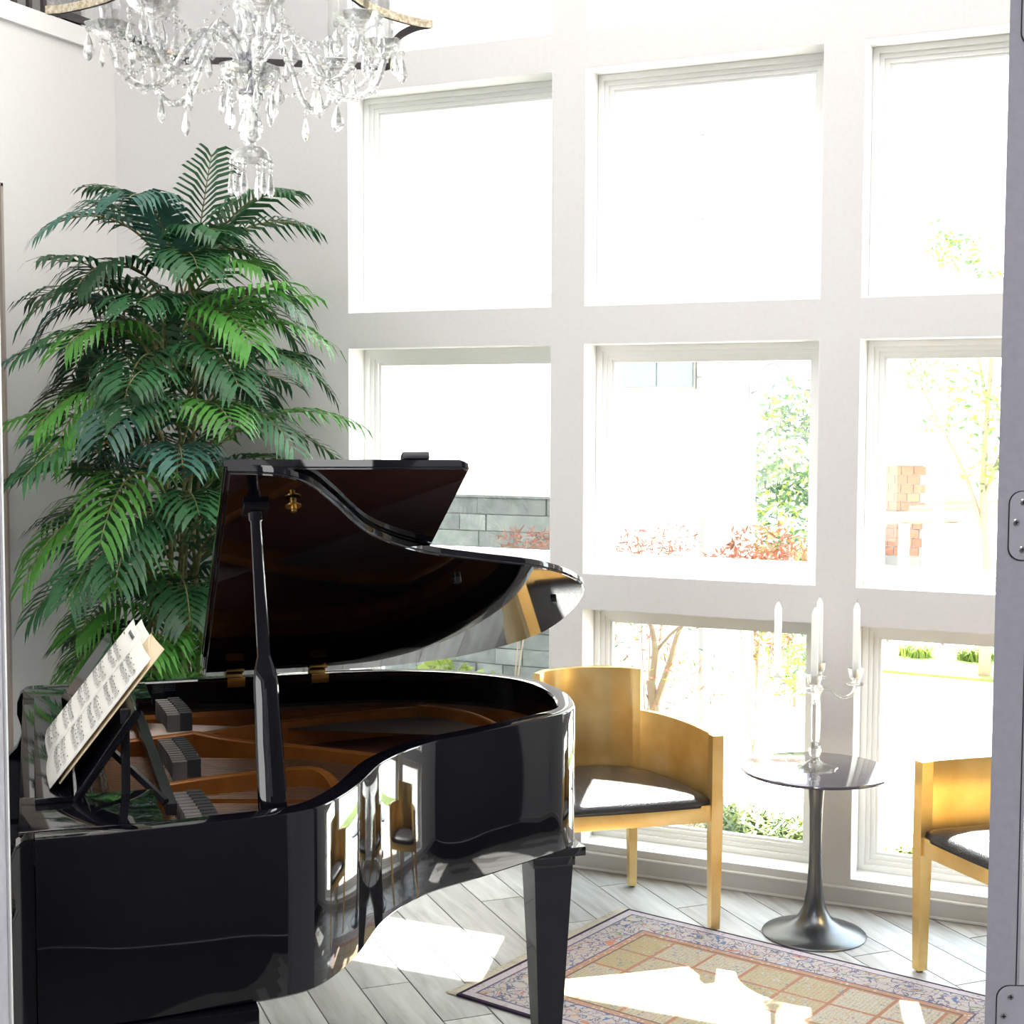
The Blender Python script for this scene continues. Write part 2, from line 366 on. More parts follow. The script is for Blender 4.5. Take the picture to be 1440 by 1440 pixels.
# left wall with a doorway and a balcony opening
b = MB()
DY0, DY1, DZ = -0.672, -1.62, 2.598
BY0, BY1, BZ0, BZ1 = -0.20, -3.4, 3.30, 4.45
T = 0.15
def lw(y0, y1, z0, z1): b.box(LX-T, LX, min(y0, y1), max(y0, y1), z0, z1)
lw(0, DY0, 0, BZ0); lw(DY0, DY1, DZ, BZ0); lw(DY1, FY, 0, BZ0)
lw(0, BY0, BZ0, CZ); lw(BY0, BY1, BZ1, CZ); lw(BY1, FY, BZ0, CZ)
struct(b.build('wall_left', M['wall_l']))
a = MB(); a.box(LX-T, LX+0.012, DY0-0.012, DY0+0.0, 0, DZ); a.box(LX-T, LX+0.012, DY1, DY1+0.012, 0, DZ); a.box(LX-T, LX+0.012, DY1, DY0, DZ-0.012, DZ)
struct(a.build('trim_1', mat('tan_casing_paint', (0.45, 0.38, 0.33), 0.6)))
# balcony trim and railing
a = MB(); a.box(LX-0.17, LX+0.02, BY1-0.06, BY0+0.06, BZ0-0.075, BZ0); a.box(LX-0.17, LX+0.02, BY0, BY0+0.05, BZ0, BZ1)
struct(a.build('trim_2', M['vinyl']))
rail = thing('balcony_railing', 'white balusters with dark metal rail in the high opening of left wall', 'railing', (LX-0.08, BY0, BZ0))
bal = MB(); bal.box(-0.009, 0.009, -0.009, 0.009, 0.0, 0.86); balm = bal.mesh('baluster', M['shadeedge'])
for k in range(38):
    q = link('baluster', balm, rail); q.location = (0, -0.05-0.083*k, 0)
box('handrail', M['blacksatin'], rail, -0.025, 0.025, -3.18, -0.0, 0.86, 0.90, bev=0.006)
box('bottom_rail', M['vinyl'], rail, -0.02, 0.02, -3.18, -0.0, 0.0, 0.03)
# corridor / loft shells behind the left wall, so the openings look into rooms
a = MB(); a.box(LX-1.6, LX-1.5, -4.2, 0.1, 0, CZ); a.box(LX-1.6, LX-T, 0.0, 0.1, 0, CZ); a.box(LX-1.6, LX-T, -4.3, -4.2, 0, CZ)
struct(a.build('wall_corridor', M['wall_l']))
struct(box('floor_loft', M['ceil'], None, LX-1.6, LX-T-0.001, -4.2, 0.0, 3.0, 3.2))
# other walls, ceiling
struct(box('wall_right', M['foyer'], None, RX, RX+0.12, FY, 0.0, 0, CZ))
struct(box('wall_front', M['foyer'], None, LX-0.15, RX+0.12, FY-0.12, FY, 0, CZ))
struct(box('ceiling', M['ceil'], None, LX-1.7, RX+0.12, FY-0.12, WT, CZ, CZ+0.12))
struct(box('trim_3', M['vinyl'], None, LX, RX, -0.016, -0.001, 0.004, 0.012))
struct(box('baseboard_back', M['base'], None, LX, RX, -0.014, -0.001, 0.0, 0.064, bev=0.002))
struct(box('trim_5', M['vinyl'], None, LX, RX, -0.0165, -0.001, 0.0645, 0.070, bev=0.001))
struct(box('baseboard_left', M['base'], None, LX+0.001, LX+0.014, DY0+0.02, -0.02, 0.0, 0.088, bev=0.003))

# floor: diagonal wood-look planks, each its own tile
fl = bpy.data.objects.new('floor', None); COL.objects.link(fl); fl['kind'] = 'structure'; fl['label'] = 'grey wood-look plank tiles laid diagonally'
fl.rotation_euler = (0, 0, R(-43.5))
gm = MB(); gm.T = Matrix.Rotation(R(43.5), 4, 'Z'); gm.box(LX-1.6, RX, FY, WT, -0.10, -0.004); gm.build('grout_bed', M['grout'], fl)
PW, PL, G = 0.152, 0.915, 0.004
pm = MB(); pm.box(0, PL-G, 0, PW-G, -0.004, 0.0, bev=0.0012); pmesh = pm.mesh('plank', M['plank'], smooth=True)
rotm = Matrix.Rotation(R(-43.5), 3, 'Z')
full = 0; halfm = {}
rest = MB()
for r in range(-60, 60):
    off = [0.0, 0.31, 0.62][r % 3]+0.13
    for c in range(-12, 13):
        u, v = c*PL+off, r*PW+0.02
        cs = [rotm @ Vector((u+du, v+dv, 0)) for du in (0, PL) for dv in (0, PW)]
        mid = rotm @ Vector((u+PL/2, v+PW/2, 0))
        if not (LX-0.1 < mid.x < 3.3 and -3.5 < mid.y < 0.35): continue
        # clip against wall_back (y<0) and wall_left (x>LX)
        if all(q.y < -0.001 and q.x > LX for q in cs):
            o = link('plank', pmesh, fl); o.location = (u, v, 0); full += 1
        else:
            bm = bmesh.new(); bmesh.ops.create_cube(bm, size=1)
            for vv in bm.verts: vv.co = Vector(((vv.co.x+0.5)*(PL-G), (vv.co.y+0.5)*(PW-G), -0.004+(vv.co.z+0.5)*0.004))
            inv = rotm.inverted()
            for wn_, wp in (((0, 1, 0), (0, -0.001, 0)), ((-1, 0, 0), (LX+0.001, 0, 0))):
                nl = inv @ Vector(wn_); pl = (inv @ Vector(wp))-Vector((u, v, 0))
                if bm.verts:
                    bmesh.ops.bisect_plane(bm, geom=bm.verts[:]+bm.edges[:]+bm.faces[:], plane_co=pl, plane_no=nl, clear_outer=True)
            if len(bm.verts) > 3:
                k = MB(); k.bm(bm); o = k.build('plank', M['plank'], fl); o.location = (u, v, 0); full += 1
            else: bm.free()
k = MB(); k.T = Matrix.Rotation(R(43.5), 4, 'Z'); k.box(3.3+0.35, RX, FY, -0.001, -0.004, -0.001); k.box(LX, 3.3+0.35, FY, -3.9, -0.004, -0.001)
k.build('foyer_floor', M['foyerfloor'], fl)

# ================================================================ DOORWAY where the camera stands (frame turned to face it)
def cf(lat, f, z): return CAM+RT*lat+FW0*f+UP0*(z-EYE)
dw = bpy.data.objects.new('trim_4', None); COL.objects.link(dw); dw['kind'] = 'structure'
dw.location = (CAM.x, CAM.y, 0); dw.rotation_euler = (0, 0, AL)
box('door_post', M['jamb'], dw, -0.86, -0.70, 1.82, 1.92, 0, 2.5)
box('door_post', M['jamb'], dw, 0.74, 0.90, 1.82, 1.92, 0, 2.5)
box('header_beam', M['jamb'], dw, -0.86, 0.90, 1.82, 1.92, 2.5, 2.66)
box('jamb_board', M['jamb'], dw, -0.70, -0.6815, 1.81, 1.935, 0, 2.5)
box('jamb_edge', M['vinyl'], dw, -0.70, -0.6785, 1.9355, 1.9425, 0, 2.5)
# open door leaf, its hinge edge towards us
door = bpy.data.objects.new('door_1', None); COL.objects.link(door); door['kind'] = 'structure'
door['label'] = 'grey open door leaf at the right edge, hinge edge with screw plates facing the view'
p = cf(0.6490, 1.945, 0); door.location = (p.x, p.y, 0); door.rotation_euler = (0, 0, AL)
a = MB(); th = R(21); ex = Vector((cos(th), -sin(th), 0)); ey = Vector((sin(th), cos(th), 0))
ex = Vector((1, 0, 0))
poly = [(0, 0), (0.046, 0), (0.046+0.31, 0.80), (0.31, 0.80)]
a.prism(poly, 0.012, 2.44); a.build('door_leaf', M['jamb'], door)
hp = MB()
def rrect(w, h, r, n=6):
    pts = []
    for cx, cz, a0 in ((w-r, h-r, 0), (r, h-r, 90), (r, r, 180), (w-r, r, 270)):
        for i in range(n+1): t = R(a0+90*i/n); pts.append((cx+r*cos(t), cz+r*sin(t)))
    return pts
hx = rrect(0.060, 0.0915, 0.017)
hm = MB(); n_ = len(hx); hm.add([(x, -0.0004, z) for x, z in hx]+[(x, -0.0024, z) for x, z in hx], [list(range(n_)), list(range(n_, 2*n_))]+[(i, (i+1) % n_, n_+(i+1) % n_, n_+i) for i in range(n_)])
hmesh = hm.mesh('hinge_plate', M['plate'])
gm_ = MB(); hx2 = [(x*1.05-0.0015, z*1.03-0.0015) for x, z in hx]; gm_.add([(x, -0.0001, z) for x, z in hx2]+[(x, -0.0010, z) for x, z in hx2], [list(range(n_)), list(range(n_, 2*n_))]+[(i, (i+1) % n_, n_+(i+1) % n_, n_+i) for i in range(n_)])
gmesh = gm_.mesh('mortise_line', M['dark'])
sc = MB(); sc.T = Matrix.Rotation(R(90), 4, 'X'); sc.lathe([(0.0045, 0.0), (0.0045, 0.0012), (0.0032, 0.002), (1e-5, 0.0021)], 14); scm = sc.mesh('screw', M['screw'], smooth=True)
cr_ = MB(); cr_.box(-0.0028, 0.0028, -0.0026, -0.0018, -0.0007, 0.0007); cr_.box(-0.0007, 0.0007, -0.0026, -0.0018, -0.0028, 0.0028); crm = cr_.mesh('screw_slot', M['dark'])
def zpix(yp, f=1.945, lat=0.65):
    z0, z1 = 0.0, 3.0
    for _ in range(40):
        z = (z0+z1)/2; v = cf(lat, f, z)-CAM; y = 720-FPX*(v.dot(IY))/(v.dot(FWD))
        if y > yp: z0 = z
        else: z1 = z
    return z
for yb in (64, 787, 1478):
    z = zpix(yb); h = link('hinge_plate', hmesh, door); h.location = (0.0165-0.0005, 0, z)
    g_ = link('mortise_line', gmesh, h); g_.location = (0, 0, 0)
    for sx_, sz_ in ((0.0175, 0.014), (0.0085, 0.0505-0.0), (0.0175, 0.0865-0.0)):
        s_ = link('screw', scm, h); s_.location = (sx_, -0.0024, sz_ if sz_ < 0.08 else 0.0775)
    for sx_, sz_ in ((0.0175, 0.014), (0.0085, 0.0505), (0.0175, 0.0775)):
        t_ = link('screw_slot', crm, h); t_.location = (sx_, -0.0025, sz_)
box('edge_groove', M['dark'], door, 0.0405, 0.0420, -0.0008, 0.001, 0.02, 2.42)

# ================================================================ GRAND PIANO
PA = R(43)
piano = thing('grand_piano', 'glossy black baby grand piano with raised lid and open harp', 'piano', (-0.681, -2.348, 0), PA)
def q3(s_, w_, z_): return (s_, -w_, z_)
ZT, ZB = 0.99, 0.652
outer = [(0.362, 1.475), (0.48, 1.473), (0.66, 1.455), (0.787, 1.44), (0.865, 1.40), (0.951, 1.284), (1.05, 1.10), (1.176, 0.968), (1.33, 0.887), (1.5, 0.793), (1.594, 0.734),
         (1.642, 0.645), (1.673, 0.468), (1.641, 0.273), (1.505, 0.114), (1.342, 0.032), (1.18, 0.004), (0.9, 0.0), (0.362, 0.0)]
oc = [(p.x, p.y) for p in catmull([(a_, b_, 0) for a_, b_ in outer], 8)]
def offset(path, d):
    out = []
    for i, (x, y) in enumerate(path):
        a_ = Vector(path[max(i-1, 0)]); b_ = Vector(path[min(i+1, len(path)-1)]); t = (b_-a_).normalized(); nn = Vector((-t.y, t.x))
        out.append((x-nn.x*d, y-nn.y*d))
    return out
# direction check: interior lies towards (0.9, 0.6)
test = offset(oc, 0.04)
mid = Vector((0.9, 0.6))
if (Vector(test[40])-mid).length > (Vector(oc[40])-mid).length: sgn = -1
else: sgn = 1
RT_ = 0.045
ic = offset(oc, sgn*RT_)
i1 = offset(oc, sgn*0.004); i2 = offset(oc, sgn*(RT_-0.004))
b = MB(); n_ = len(oc)
rows_ = [[(x, -y, ZB) for x, y in ic], [(x, -y, ZB) for x, y in i2], [(x, -y, ZB) for x, y in i1], [(x, -y, ZB+0.004) for x, y in oc], [(x, -y, ZT-0.004) for x, y in oc], [(x, -y, ZT-0.001) for x, y in offset(oc, sgn*0.0015)], [(x, -y, ZT) for x, y in i1],
         [(x, -y, ZT) for x, y in i2], [(x, -y, ZT-0.004) for x, y in ic], [(x, -y, ZB) for x, y in ic]]
vs = [v for r_ in rows_ for v in r_]; fs = [(r_*n_+i, r_*n_+i+1, (r_+1)*n_+i+1, (r_+1)*n_+i) for r_ in range(len(rows_)-1) for i in range(n_-1)]
fs += [[r_*n_ for r_ in range(len(rows_)-1)], [r_*n_+n_-1 for r_ in range(len(rows_)-1)]]
b.add(vs, fs); b.build('rim', M['black'], piano, smooth=True)
# cheeks / arms
def cheek(w0, w1):
    pr = [(0.36, 0.99), (0.345, 0.989), (0.329, 0.978), (0.320, 0.955), (0.319, 0.925), (0.328, 0.895), (0.330, 0.87), (0.318, 0.838), (0.292, 0.812), (0.25, 0.80), (0.12, 0.785), (0.03, 0.77), (0.004, 0.755), (0.0, 0.73), (0.0, 0.62), (0.36, 0.62)]
    bm = bmesh.new(); vs_ = [bm.verts.new((s_, -w0, z_)) for s_, z_ in pr]; f = bm.faces.new(vs_)
    e = bmesh.ops.extrude_face_region(bm, geom=[f]); 
    for v in [g_ for g_ in e['geom'] if isinstance(g_, bmesh.types.BMVert)]: v.co.y = -w1
    bmesh.ops.recalc_face_normals(bm, faces=bm.faces[:])
    ed = [e_ for e_ in bm.edges if abs(e_.verts[0].co.y-e_.verts[1].co.y) < 1e-6]
    bmesh.ops.bevel(bm, geom=ed, offset=0.004, segments=2, affect='EDGES'); k = MB(); k.bm(bm); return k
cheek(0.0, 0.055).build('arm', M['black'], piano, smooth=True)
cheek(1.42, 1.475).build('arm', M['black'], piano, smooth=True)
# keybed, fallboard, key slip
box('keybed', M['black'], piano, 0.0, 0.735, -1.475, 0.0, 0.575, 0.651, bev=0.003)
b = MB(); b.T = Matrix.Translation((0.235, 0, 0.80)) @ Matrix.Rotation(R(-14), 4, 'Y'); b.box(0, 0.016, -1.418, -0.057, 0, 0.165, bev=0.004); b.build('fallboard', M['black'], piano, smooth=True)
box('key_slip', M['black'], piano, 0.0, 0.03, -1.418, -0.057, 0.652, 0.735, bev=0.003)
box('key_block', M['black'], piano, 0.03, 0.2, -0.13, -0.058, 0.652, 0.755, bev=0.003)
box('key_block', M['black'], piano, 0.03, 0.2, -1.417, -1.345, 0.652, 0.755, bev=0.003)
kb = MB()
for i in range(52): kb.box(0.035, 0.19, -0.135-0.0233*(i+1)+0.0008, -0.135-0.0233*i, 0.70, 0.742)
stuff(kb.build('white_keys', M['paper'], piano))
kb = MB()
for i in range(51):
    if i % 7 not in (1, 4): kb.box(0.085, 0.19, -0.135-0.0233*(i+1)-0.006, -0.135-0.0233*(i+1)+0.006, 0.742, 0.754)
stuff(kb.build('black_keys', M['blacksatin'], piano))
# soundboard & bottom
inner = ic
def poly_inside(s0): return [(x, y) for x, y in inner if x >= s0]
pb = poly_inside(0.60)
b = MB(); b.prism([(x, -y) for x, y in pb], 0.835, 0.850); b.build('soundboard', M['board'], piano)
b = MB(); b.prism([(x, -y) for x, y in poly_inside(0.36)], 0.60+0.053, 0.668); b.build('bottom_board', M['blacksatin'], piano)
# iron plate: flange ring following the rim, pinblock web, bars
b = MB(); fl_in = offset(oc, sgn*(RT_+0.055)); ii = [i for i, p_ in enumerate(inner) if p_[0] > 0.60]
rr = [[(inner[i][0], -inner[i][1], 0.852) for i in ii], [(inner[i][0], -inner[i][1], 0.902) for i in ii], [(fl_in[i][0], -fl_in[i][1], 0.900) for i in ii], [(fl_in[i][0], -fl_in[i][1], 0.852) for i in ii]]
m_ = len(ii); b.add([v for r_ in rr for v in r_], [(r_*m_+i, r_*m_+i+1, (r_+1)*m_+i+1, (r_+1)*m_+i) for r_ in range(3) for i in range(m_-1)])
b.build('plate_flange', M['iron'], piano, smooth=True)
box('plate_web', M['iron'], piano, 0.40, 0.625, -1.425, -0.05, 0.852, 0.884, bev=0.004)
box('pinblock_rail', M['blacksatin'], piano, 0.335, 0.40, -1.425, -0.05, 0.80, 0.93, bev=0.004)
def bar(pts, t, z0, z1s, name='plate_bar'):
    cc = catmull([(s_, w_, 0) for s_, w_ in pts], 5); n2 = len(cc); L_ = offset([(p_.x, p_.y) for p_ in cc], t/2); R2 = offset([(p_.x, p_.y) for p_ in cc], -t/2)
    k = MB(); z1 = [z1s[0]+(z1s[1]-z1s[0])*i/(n2-1) if len(z1s) == 2 else catmull([(z, 0, 0) for z in z1s], (n2-1)//(len(z1s)-1) or 1)[min(i, (len(z1s)-1)*((n2-1)//(len(z1s)-1) or 1))].x for i in range(n2)]
    vs_ = []
    for i in range(n2):
        (a_, b_), (c_, d_) = L_[i], R2[i]; ex_ = 0.003
        vs_ += [(a_, -b_, z0), (a_, -b_, z1[i]-ex_), (a_+(c_-a_)*0.2, -(b_+(d_-b_)*0.2), z1[i]), (a_+(c_-a_)*0.8, -(b_+(d_-b_)*0.8), z1[i]), (c_, -d_, z1[i]-ex_), (c_, -d_, z0)]
    fs_ = [(i*6+j, (i+1)*6+j, (i+1)*6+(j+1) % 6, i*6+(j+1) % 6) for i in range(n2-1) for j in range(6)]
    fs_ += [list(range(6)), [(n2-1)*6+j for j in range(6)]]
    k.add(vs_, fs_); return k.build(name, M['iron'], piano, smooth=True)
bar([(0.735, 0.425), (1.044, 0.318), (1.278, 0.286), (1.33, 0.292)], 0.026, 0.86, [0.925, 0.932])
bar([(1.33, 0.285), (1.352, 0.296), (1.45, 0.365), (1.505, 0.443), (1.543, 0.56), (1.575, 0.63)], 0.02, 0.86, [0.935, 0.93, 0.90, 0.865])
bar([(0.45, 0.47), (0.607, 0.451), (0.735, 0.428)], 0.026, 0.86, [0.925, 0.932])
bar([(0.735, 0.43), (0.817, 0.52), (0.999, 0.659), (1.161, 0.80), (1.23, 0.86)], 0.024, 0.86, [0.932, 0.928, 0.925, 0.92, 0.905])
bar([(0.575, 0.925), (0.607, 0.921), (0.724, 0.895), (0.879, 0.879), (0.94, 0.886), (0.968, 0.93), (0.978, 1.01), (0.986, 1.08)], 0.022, 0.86, [0.925, 0.93, 0.933, 0.935, 0.935, 0.925, 0.90, 0.87])
bar([(0.590, 0.92), (0.586, 1.05), (0.59, 1.40)], 0.024, 0.86, [0.925, 0.915])
bar([(0.595, 0.12), (0.61, 0.30), (0.607, 0.451)], 0.02, 0.86, [0.91, 0.925])
# strings
b = MB()
def strand(a_, c_, z_=0.898, r_=0.0009): b.tube([q3(a_[0], a_[1], z_), q3(c_[0], c_[1], z_-0.004)], r_, 3, False)
for i in range(70):      # treble and tenor fan, ending on the hitch line by the bent side
    w_ = 0.47+0.0132*i; t = i/69
    end = (1.36-0.62*t**0.8, 0.80+0.58*t)
    if 0.86 < w_ < 0.90: continue
    strand((0.46, w_), (max(end[0], 0.68), min(w_+0.30*(1-t)+0.02, end[1])))
for i in range(30):      # bass, over-strung
    w_ = 0.10+0.011*i; strand((0.46, w_), (1.52-0.006*i, 0.62-0.014*i), 0.909, 0.0016)
stuff(b.build('strings', M['string'], piano))
b = MB()
for i in range(44): b.tube([q3(0.88+0.0*i, 0, 0), q3(0.88, 0, 0.001)], 0.0001, 3, False) if False else None
k = 0
for i in range(110):
    t = i/109; s_ = 0.66+0.42*t; w_ = 1.36-0.42*t**1.5
    j = 0.012*sin(i*2.3)
    b.tube([q3(s_+j, w_+0.02*cos(i*1.7)-0.04, 0.868), q3(s_+j, w_+0.02*cos(i*1.7)-0.04, 0.902)], 0.0022, 5)
stuff(b.build('hitch_pins', M['pin'], piano))
b = MB()
for i in range(75):
    for r_ in range(3): b.tube([q3(0.44+0.03*r_+0.006*(i % 2), 0.10+0.0175*i, 0.884), q3(0.44+0.03*r_+0.006*(i % 2), 0.10+0.0175*i, 0.925)], 0.0034, 6)
stuff(b.build('tuning_pins', M['pin'], piano))
b = MB()    # long bridge
cc = catmull([(0.72, 1.30, 0), (0.82, 1.16, 0), (0.95, 1.0, 0), (1.15, 0.78, 0), (1.36, 0.62, 0)], 6)
b.tube([q3(p_.x, p_.y, 0.868) for p_ in cc], 0.017, 6); b.build('bridge', M['wood'], piano, smooth=True)
# dampers: rows of felt-faced heads between the bars
def dampers(s_, w0, w1, n2, z=0.90, arc=0.03, h=0.042):
    for i in range(n2):
        t = i/(n2-1); w_ = w0+(w1-w0)*t; ss = s_+arc*sin(pi*0.5*t); hw = (w1-w0)/n2*0.42
        d_ = MB(); d_.m = 1; d_.box(ss-0.034, ss-0.002, -w_-hw, -w_+hw, z, z+h*0.93)
        d_.m = 0; d_.box(ss-0.002, ss+0.028, -w_-hw, -w_+hw, z+0.006, z+h)
        yield d_
for (s_, w0, w1, n2, z, h) in ((0.700, 0.10, 0.30, 8, 0.905, 0.050), (0.672, 0.53, 0.76, 11, 0.897, 0.045), (0.660, 1.00, 1.22, 10, 0.892, 0.040)):
    for d_ in dampers(s_, w0, w1, n2, z, 0.012, h): d_.build('damper', [M['feltdark'], M['felt']], piano)
box('capo_bar', M['string'], piano, 0.66, 0.90, -1.33, -1.13, 0.885, 0.893, bev=0.002)
# music-desk tray and desk
box('desk_tray_side', M['black'], piano, 0.335, 0.578, -1.425, -1.19, 0.972, 0.990, bev=0.003)
box('desk_tray_side', M['black'], piano, 0.335, 0.645, -0.26, -0.05, 0.972, 0.990, bev=0.003)
box('desk_tray_front', M['black'], piano, 0.335, 0.385, -1.19, -0.26, 0.972, 0.990, bev=0.003)
box('tray_rail', M['blacksatin'], piano, 0.60, 0.622, -1.19, -0.26, 0.935, 0.958, bev=0.003)
lean = math.atan2(0.175, 0.245)
b = MB(); b.T = Matrix.Translation((0.425, 0, 0.993)) @ Matrix.Rotation(lean, 4, 'Y'); b.box(0.0, 0.016, -1.245, -0.22, 0.0, 0.20, bev=0.004)
b.build('music_desk', M['black'], piano, smooth=True)
b = MB(); b.T = Matrix.Translation((0.362, 0, 0.991)) ; b.box(0.0, 0.065, -1.245, -0.22, 0.0, 0.010, bev=0.002); b.build('desk_ledge', M['black'], piano, smooth=True)
box('desk_prop', M['blacksatin'], piano, 0.518, 0.534, -1.215, -1.195, 0.96, 1.150, bev=0.002)
b = MB(); b.tube([q3(0.60, 1.19, 0.962), q3(0.47, 1.0, 1.07)], 0.008, 6); b.build('desk_strut', M['blacksatin'], piano)
b = MB(); b.tube([q3(0.60, 0.36, 0.962), q3(0.50, 0.36, 1.09)], 0.008, 6); b.build('desk_strut', M['blacksatin'], piano)
# legs
def leg(s_, w_):
    k = MB(); k.box(s_-0.075, s_+0.075, -w_-0.075, -w_+0.075, 0.628, 0.651, bev=0.004); k.box(s_-0.055, s_+0.055, -w_-0.055, -w_+0.055, 0.600, 0.628, bev=0.004)
    t, u_ = 0.050, 0.027
    vs_ = [(s_+sx_*r_, -w_+sy_*r_, z_) for r_, z_ in ((t, 0.60), (u_, 0.10), (u_+0.004, 0.09), (u_+0.004, 0.075)) for sx_, sy_ in ((-1, -1), (1, -1), (1, 1), (-1, 1))]
    k.add(vs_, [(r_*4+j, r_*4+(j+1) % 4, (r_+1)*4+(j+1) % 4, (r_+1)*4+j) for r_ in range(3) for j in range(4)]+[(0, 1, 2, 3), (12, 13, 14, 15)])
    L_ = k.build('leg', M['black'], piano, smooth=True)
    c_ = MB(); c_.tube([(s_-0.012, -w_, 0.028), (s_+0.012, -w_, 0.028)], 0.0275, 16); c_.box(s_-0.018, s_+0.018, -w_-0.012, -w_+0.012, 0.03, 0.075)
    c_.build('caster', M['brass'], L_, smooth=True)
leg(1.567, 0.655); leg(0.22, 0.16); leg(0.22, 1.315)
# lyre
ly = MB(); ly.box(0.42, 0.46, -0.86, -0.82, 0.10, 0.575, bev=0.004); ly.box(0.42, 0.46, -0.66, -0.62, 0.10, 0.575, bev=0.004); ly.box(0.39, 0.52, -0.90, -0.58, 0.06, 0.12, bev=0.006); lyo = ly.build('pedal_lyre', M['black'], piano, smooth=True)
for i in range(3):
    k = MB(); k.box(0.30, 0.42, -0.80+0.06*i, -0.775+0.06*i, 0.055, 0.065, bev=0.004); k.build('pedal', M['brass'], lyo, smooth=True)
# lid: main panel hinged on the straight side, front flap folded back over it
LPH = R(24.2)
HB = Vector((0, 0.0, 0.995))
LM = Matrix.Translation(HB) @ Matrix.Rotation(LPH, 4, 'X').inverted()   # local lid frame: x = s, y = -v, z = up out of the lid
# rotating about +X by -angle lifts -Y upwards
LT = 0.020
lidpts = [(0.705, 1.468), (0.80, 1.455), (0.868, 1.405), (0.93, 1.31), (1.045, 1.118), (1.185, 0.995), (1.34, 0.925), (1.50, 0.86), (1.62, 0.765), (1.685, 0.655), (1.715, 0.468), (1.685, 0.25), (1.54, 0.075), (1.36, 0.0), (1.18, -0.022), (0.805, -0.022)]
cc = catmull([(a_, b_, 0) for a_, b_ in lidpts], 6)
cc = [(p_.x, p_.y) for p_ in cc]
def slab(poly, z0, z1, bevel=0.005):
    bm = bmesh.new(); vs_ = [bm.verts.new((x, -y, z0)) for x, y in poly]; f = bm.faces.new(vs_)
    e = bmesh.ops.extrude_face_region(bm, geom=[f])
    for v in [g_ for g_ in e['geom'] if isinstance(g_, bmesh.types.BMVert)]: v.co.z = z1
    bmesh.ops.recalc_face_normals(bm, faces=bm.faces[:])
    ed = [e_ for e_ in bm.edges if abs(e_.verts[0].co.z-e_.verts[1].co.z) < 1e-6]
    bmesh.ops.bevel(bm, geom=ed, offset=bevel, segments=3, affect='EDGES'); return bm
b = MB(); b.T = LM; b.bm(slab(cc, 0.0, LT)); lid = b.build('lid', M['black'], piano, smooth=True)
fp = [(0.795, 0.0), (0.703, 1.437), (1.160, 1.428), (1.178, 1.415), (1.215, 0.90), (1.265, 0.0)]
b = MB(); b.T = LM; b.bm(slab(fp, LT+0.002, LT+0.022, 0.004)); b.build('front_flap', M['black'], lid, smooth=True)
b = MB(); b.T = LM; b.box(1.045, 1.098, -1.43, -1.405, LT+0.023, LT+0.038, bev=0.004); b.build('flap_bumper', M['blacksatin'], lid, smooth=True)
b = MB(); b.T = LM; b.lathe([(0.006, -0.022), (0.006, -0.012), (0.016, -0.011), (0.016, -0.008), (0.007, -0.006), (0.007, 0.002)], 14, (0.846, -1.321, 0)); b.build('brass_peg', M['brass'], lid, smooth=True)
b = MB(); b.T = LM; b.box(0.752, 0.800, -1.32, -1.275, -0.012, 0.001, bev=0.002); b.build('prop_socket', M['blacksatin'], lid, smooth=True)
b = MB(); b.T = LM; b.lathe([(0.010, -0.012), (0.010, 0.001)], 12, (1.312, -0.80, 0)); b.build('lid_bumper', M['blacksatin'], lid, smooth=True)
b = MB(); b.T = LM; b.lathe([(0.007, -0.010), (0.007, 0.001)], 12, (1.62, -0.60, 0)); b.build('lid_bumper', M['blacksatin'], lid, smooth=True)
for s_ in (0.885, 1.115):
    k = MB(); k.box(s_-0.024, s_+0.024, -0.0, 0.006, 0.962, 0.992, bev=0.001); k.tube([(s_-0.024, 0.008, 0.994), (s_+0.024, 0.008, 0.994)], 0.005, 8)
    k.T = LM; k.box(s_-0.024, s_+0.024, -0.034, 0.010, -0.003, 0.0, bev=0.0008); k.T = None
    k.box(s_-0.024, s_+0.024, -RT_-0.003, -RT_-0.0, 0.965, 0.991, bev=0.0008)
    k.build('hinge', M['brass'], piano, smooth=True)
# prop stick
ptop = LM @ Vector((0.776, -1.297, -0.012)); pbase = Vector(q3(0.79, 1.315, 0.90))
ax = (ptop-pbase); Lp = ax.length; ax.normalize(); bx = ax.cross(Vector((0, 1, 0))).normalized(); by = bx.cross(ax)
rtv = Vector((0.766, 0.643, 0)); # across the line of sight (piano frame): broad face turned to the view
g_ = Matrix.Rotation(-PA, 3, 'Z') @ RT; bx = (g_-ax*g_.dot(ax)).normalized(); by = bx.cross(ax).normalized()
prof = [(0.0, 0.0285), (0.30, 0.0250), (0.485, 0.0225), (0.52, 0.0195), (0.56, 0.0125), (0.75, 0.0115), (0.97, 0.0100), (0.975, 0.013), (1.0, 0.013)]
vs = []; 
for t, hw in prof:
    c_ = pbase+ax*Lp*t; dp = 0.011 if t < 0.53 else 0.009
    for sx_, sy_ in ((-1, -0.6), (-0.75, -1), (0.75, -1), (1, -0.6), (1, 0.6), (0.75, 1), (-0.75, 1), (-1, 0.6)): vs.append(c_+bx*hw*sx_+by*dp*sy_)
b = MB(); m_ = len(prof); b.add(vs, [(i*8+j, i*8+(j+1) % 8, (i+1)*8+(j+1) % 8, (i+1)*8+j) for i in range(m_-1) for j in range(8)]+[list(range(8)), [(m_-1)*8+j for j in range(8)]])
prop = b.build('lid_prop', M['black'], piano, smooth=True)
b = MB()
